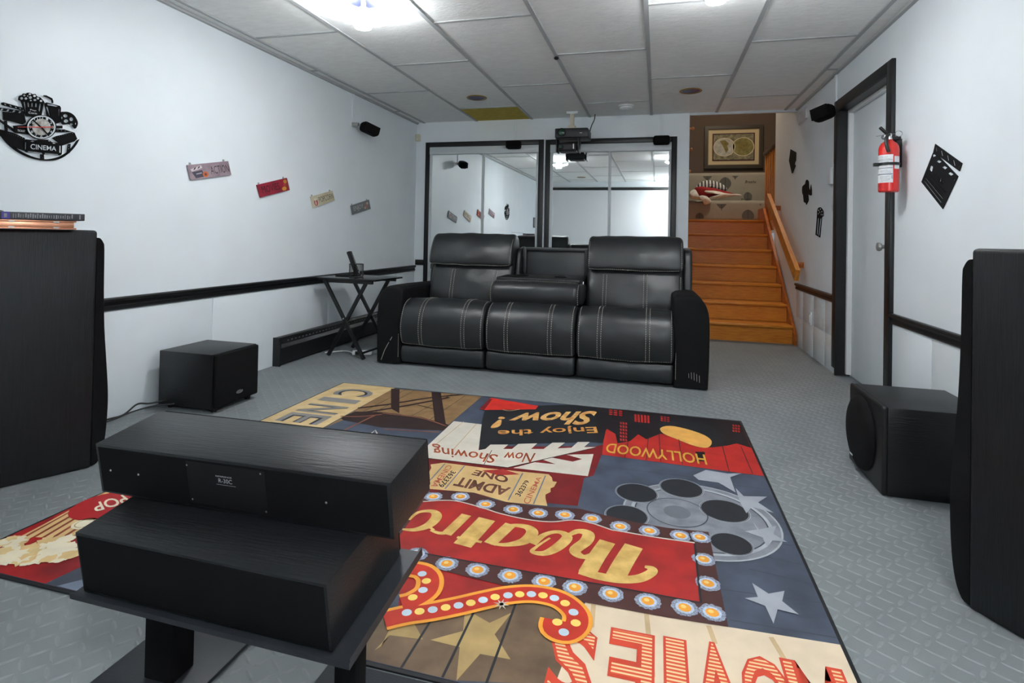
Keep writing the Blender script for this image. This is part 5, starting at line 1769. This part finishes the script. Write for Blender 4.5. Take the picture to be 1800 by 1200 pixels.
for k, fx in enumerate((.27, .74)):
    cx, cz_ = F0.x + i0 + mw * fx, (F0.z + F1.z) / 2
    R_ = mh * .345
    lpz = [(cx + R_ * 1.1 * cos(2 * pi * q / 28), cz_ + R_ * sin(2 * pi * q / 28)) for q in range(28)]
    b.add([(a, 8.9652, c) for a, c in lpz], [list(range(28))], k)
    vs = []
    for q in range(29):
        a = 2 * pi * q / 28
        vs += [(cx + R_ * 1.1 * cos(a), 8.9648, cz_ + R_ * sin(a)), (cx + R_ * 1.18 * cos(a), 8.9648, cz_ + R_ * 1.07 * sin(a))]
    b.add(vs, [(2 * q, 2 * q + 1, 2 * q + 3, 2 * q + 2) for q in range(28)], 2)
    land = [[(-.5, .7), (.1, .8), (.5, .4), (.3, .1), (.45, -.3), (.2, -.7), (.0, -.2), (-.2, .2)], [(-.7, .3), (-.2, .6), (.5, .5), (.7, .1), (.3, -.2), (.1, -.6), (-.2, -.3), (-.5, -.1)]][k]
    b.add([(cx + R_ * a, 8.9646, cz_ + R_ * c) for a, c in land], [list(range(8))], 3)
b.obj('hemispheres', [mat('map_sea', (176, 178, 170), .8, vary=.3, vscale=20), mat('map_sea2', (128, 124, 72), .8, vary=.4, vscale=20), mat('map_ring', (210, 200, 170), .7), mat('map_land', (122, 112, 60), .8, vary=.3, vscale=30)], mp_)

# covered couch on the landing
cover = mat('couch_cover', (150, 146, 134), .85, vary=.08, vscale=6)
leafm = mat('leaf_print', (92, 92, 88), .85)
leafd = mat('leaf_vein', (60, 60, 58), .85)
CYF, CYB = 8.06, 8.62
t = thing('landing_couch', 'couch under a grey leaf-patterned throw on the landing', 'couch', (.9, 8.4, ZL))
zs = at(1280, 352, y=CYF).z
zbk = at(1280, 303, y=CYB).z
B().box(.15, 1.62, CYF, 8.95, ZL + .01, zs, .05, seg=4).obj('seat', cover, t)
B().box(.15, 1.62, CYB, 8.95, zs - .05, zbk, .05, seg=4).obj('backrest', cover, t)
k9 = cz(160 / 1011, 1210, 210)
def leaf(cx, cy, r, plane):
    lp_ = k9([(cx + r * x, cy + r * y * 1.0) for x, y in smooth_path([(0, -1), (.55, -.78), (.9, -.25), (.85, .3), (.45, .8), (0, 1.15), (-.45, .8), (-.85, .3), (-.9, -.25), (-.55, -.78)], 2, True)])
    return [at(u, v, y=plane) for u, v in lp_]
b = B()
yb_, ys_ = CYB - .0015, CYF - .0015
for cx, cy, r, pl_ in ((410, 712, 72, yb_), (660, 868 - 10, 52, yb_), (212, 610, 60, yb_), (520, 600, 50, yb_), (368, 915, 68, ys_), (662, 1075, 74, ys_), (125, 1085, 50, ys_), (800, 900, 40, ys_)):
    pts = leaf(cx, cy, r, pl_)
    zmin, zmax = (zs + .0, zbk - .05) if pl_ == yb_ else (ZL + .05, zs - .05)
    pts = [Vector((p_.x, p_.y, min(zmax, max(zmin, p_.z)))) for p_ in pts]
    b.add(pts, [list(range(len(pts)))], 0)
    c0_ = at(*k9([(cx, cy - r)])[0], y=pl_); c1_ = at(*k9([(cx, cy + r * 1.4)])[0], y=pl_)
    c0_.z = min(zmax, max(zmin, c0_.z)); c1_.z = min(zmax, max(zmin, c1_.z))
    b.add([(c0_.x - .004, c0_.y - .0006, c0_.z), (c0_.x + .004, c0_.y - .0006, c0_.z), (c1_.x + .004, c1_.y - .0006, c1_.z), (c1_.x - .004, c1_.y - .0006, c1_.z)], [(0, 1, 2, 3)], 1)
lpn = b.obj('leaf_print', [leafm, leafd], t); lpn['kind'] = 'stuff'
b = B()
for q, pl_ in (([(630, 676), (752, 676), (752, 706), (630, 706)], yb_), ([(585, 874), (706, 874), (706, 894), (585, 894)], ys_), ([(76, 904), (160, 904), (160, 926), (76, 926)], ys_)):
    quad_text(b, 'Breathe', [at(*p_, y=pl_) for p_ in k9(q)], (0, -.0005, 0), shear=.3)
b.obj('lettering', matte_black, t)


def heap(name, pts_px, depth, th, rgb, label, stripes=None):
    """a folded garment lying on the couch seat: traced outline with thickness and soft folds"""
    P_ = [at(u, v, y=depth) for u, v in k9(smooth_path(pts_px, 3, True))]
    c = sum(P_, Vector()) / len(P_)
    b = B()
    n_ = len(P_)
    rings = []
    for f_, dy in ((1, th), (1, 0), (.9, -.02), (.7, -.04), (.4, -.055), (.1, -.05)):
        rings.append([c + (p_ - c) * f_ + Vector((0, dy + .018 * noise.noise(p_ * 11 * f_), .010 * noise.noise(p_ * 13))) for p_ in P_])
    vs = [q for r_ in rings for q in r_]
    fs = [(k * n_ + i, k * n_ + (i + 1) % n_, (k + 1) * n_ + (i + 1) % n_, (k + 1) * n_ + i) for k in range(5) for i in range(n_)]
    fs += [list(range(n_)), [5 * n_ + i for i in range(n_)]]
    b.add(vs, fs, 0, True)
    m_ = stripes or mat('cloth_' + name, rgb, .9, vary=.2, vscale=20)
    return tag(b.obj(name, m_), label, 'clothing', 'clothes on the landing couch')


heap('striped_shirt', [(90, 745), (170, 680), (260, 672), (360, 705), (430, 765), (400, 800), (300, 770), (200, 760), (110, 790)], CYF + .30, .03, (150, 150, 150), 'black and white striped shirt on top of the clothes heap', striped('cloth_stripes', (206, 206, 204), (58, 64, 74), 22, .5, 0))
heap('red_shirt', [(70, 770), (150, 745), (300, 765), (420, 800), (520, 825), (400, 850), (250, 860), (120, 870)], CYF + .185, .03, (150, 30, 36), 'dark red crumpled shirt under the striped one')
heap('white_shirt', [(190, 790), (320, 795), (430, 820), (580, 832), (570, 850), (430, 858), (330, 880), (250, 890), (240, 860), (380, 835), (210, 815)], CYF + .08, .03, (222, 220, 214), 'white shirt with long sleeves lying over the red one')
heap('white_sleeve_shirt', [(20, 800), (80, 780), (95, 860), (150, 840), (210, 860), (255, 915), (180, 945), (150, 890), (60, 880), (15, 850)], CYF - .04, .03, (214, 214, 212), 'pale grey shirt whose sleeve hangs over the couch front')
t = thing('added_hall_lamp', 'unseen white dome ceiling lamp added over the landing to light the stairs', 'lamp', (.9, 7.7, 3.6))  # lamp added out of view above the landing to light the stairs
B().lathe([(.14, 0), (.14, -.02), (.12, -.03)], (.9, 7.3, 3.6), n=28).obj('base', white_plastic, t)
B().lathe([(.118, -.03), (.11, -.06), (.07, -.09), (.001, -.10)], (.9, 7.3, 3.6), n=28).obj('dome', mat('added_hall_dome', (255, 236, 210), .5, emit=LAMP * 1.7), t)
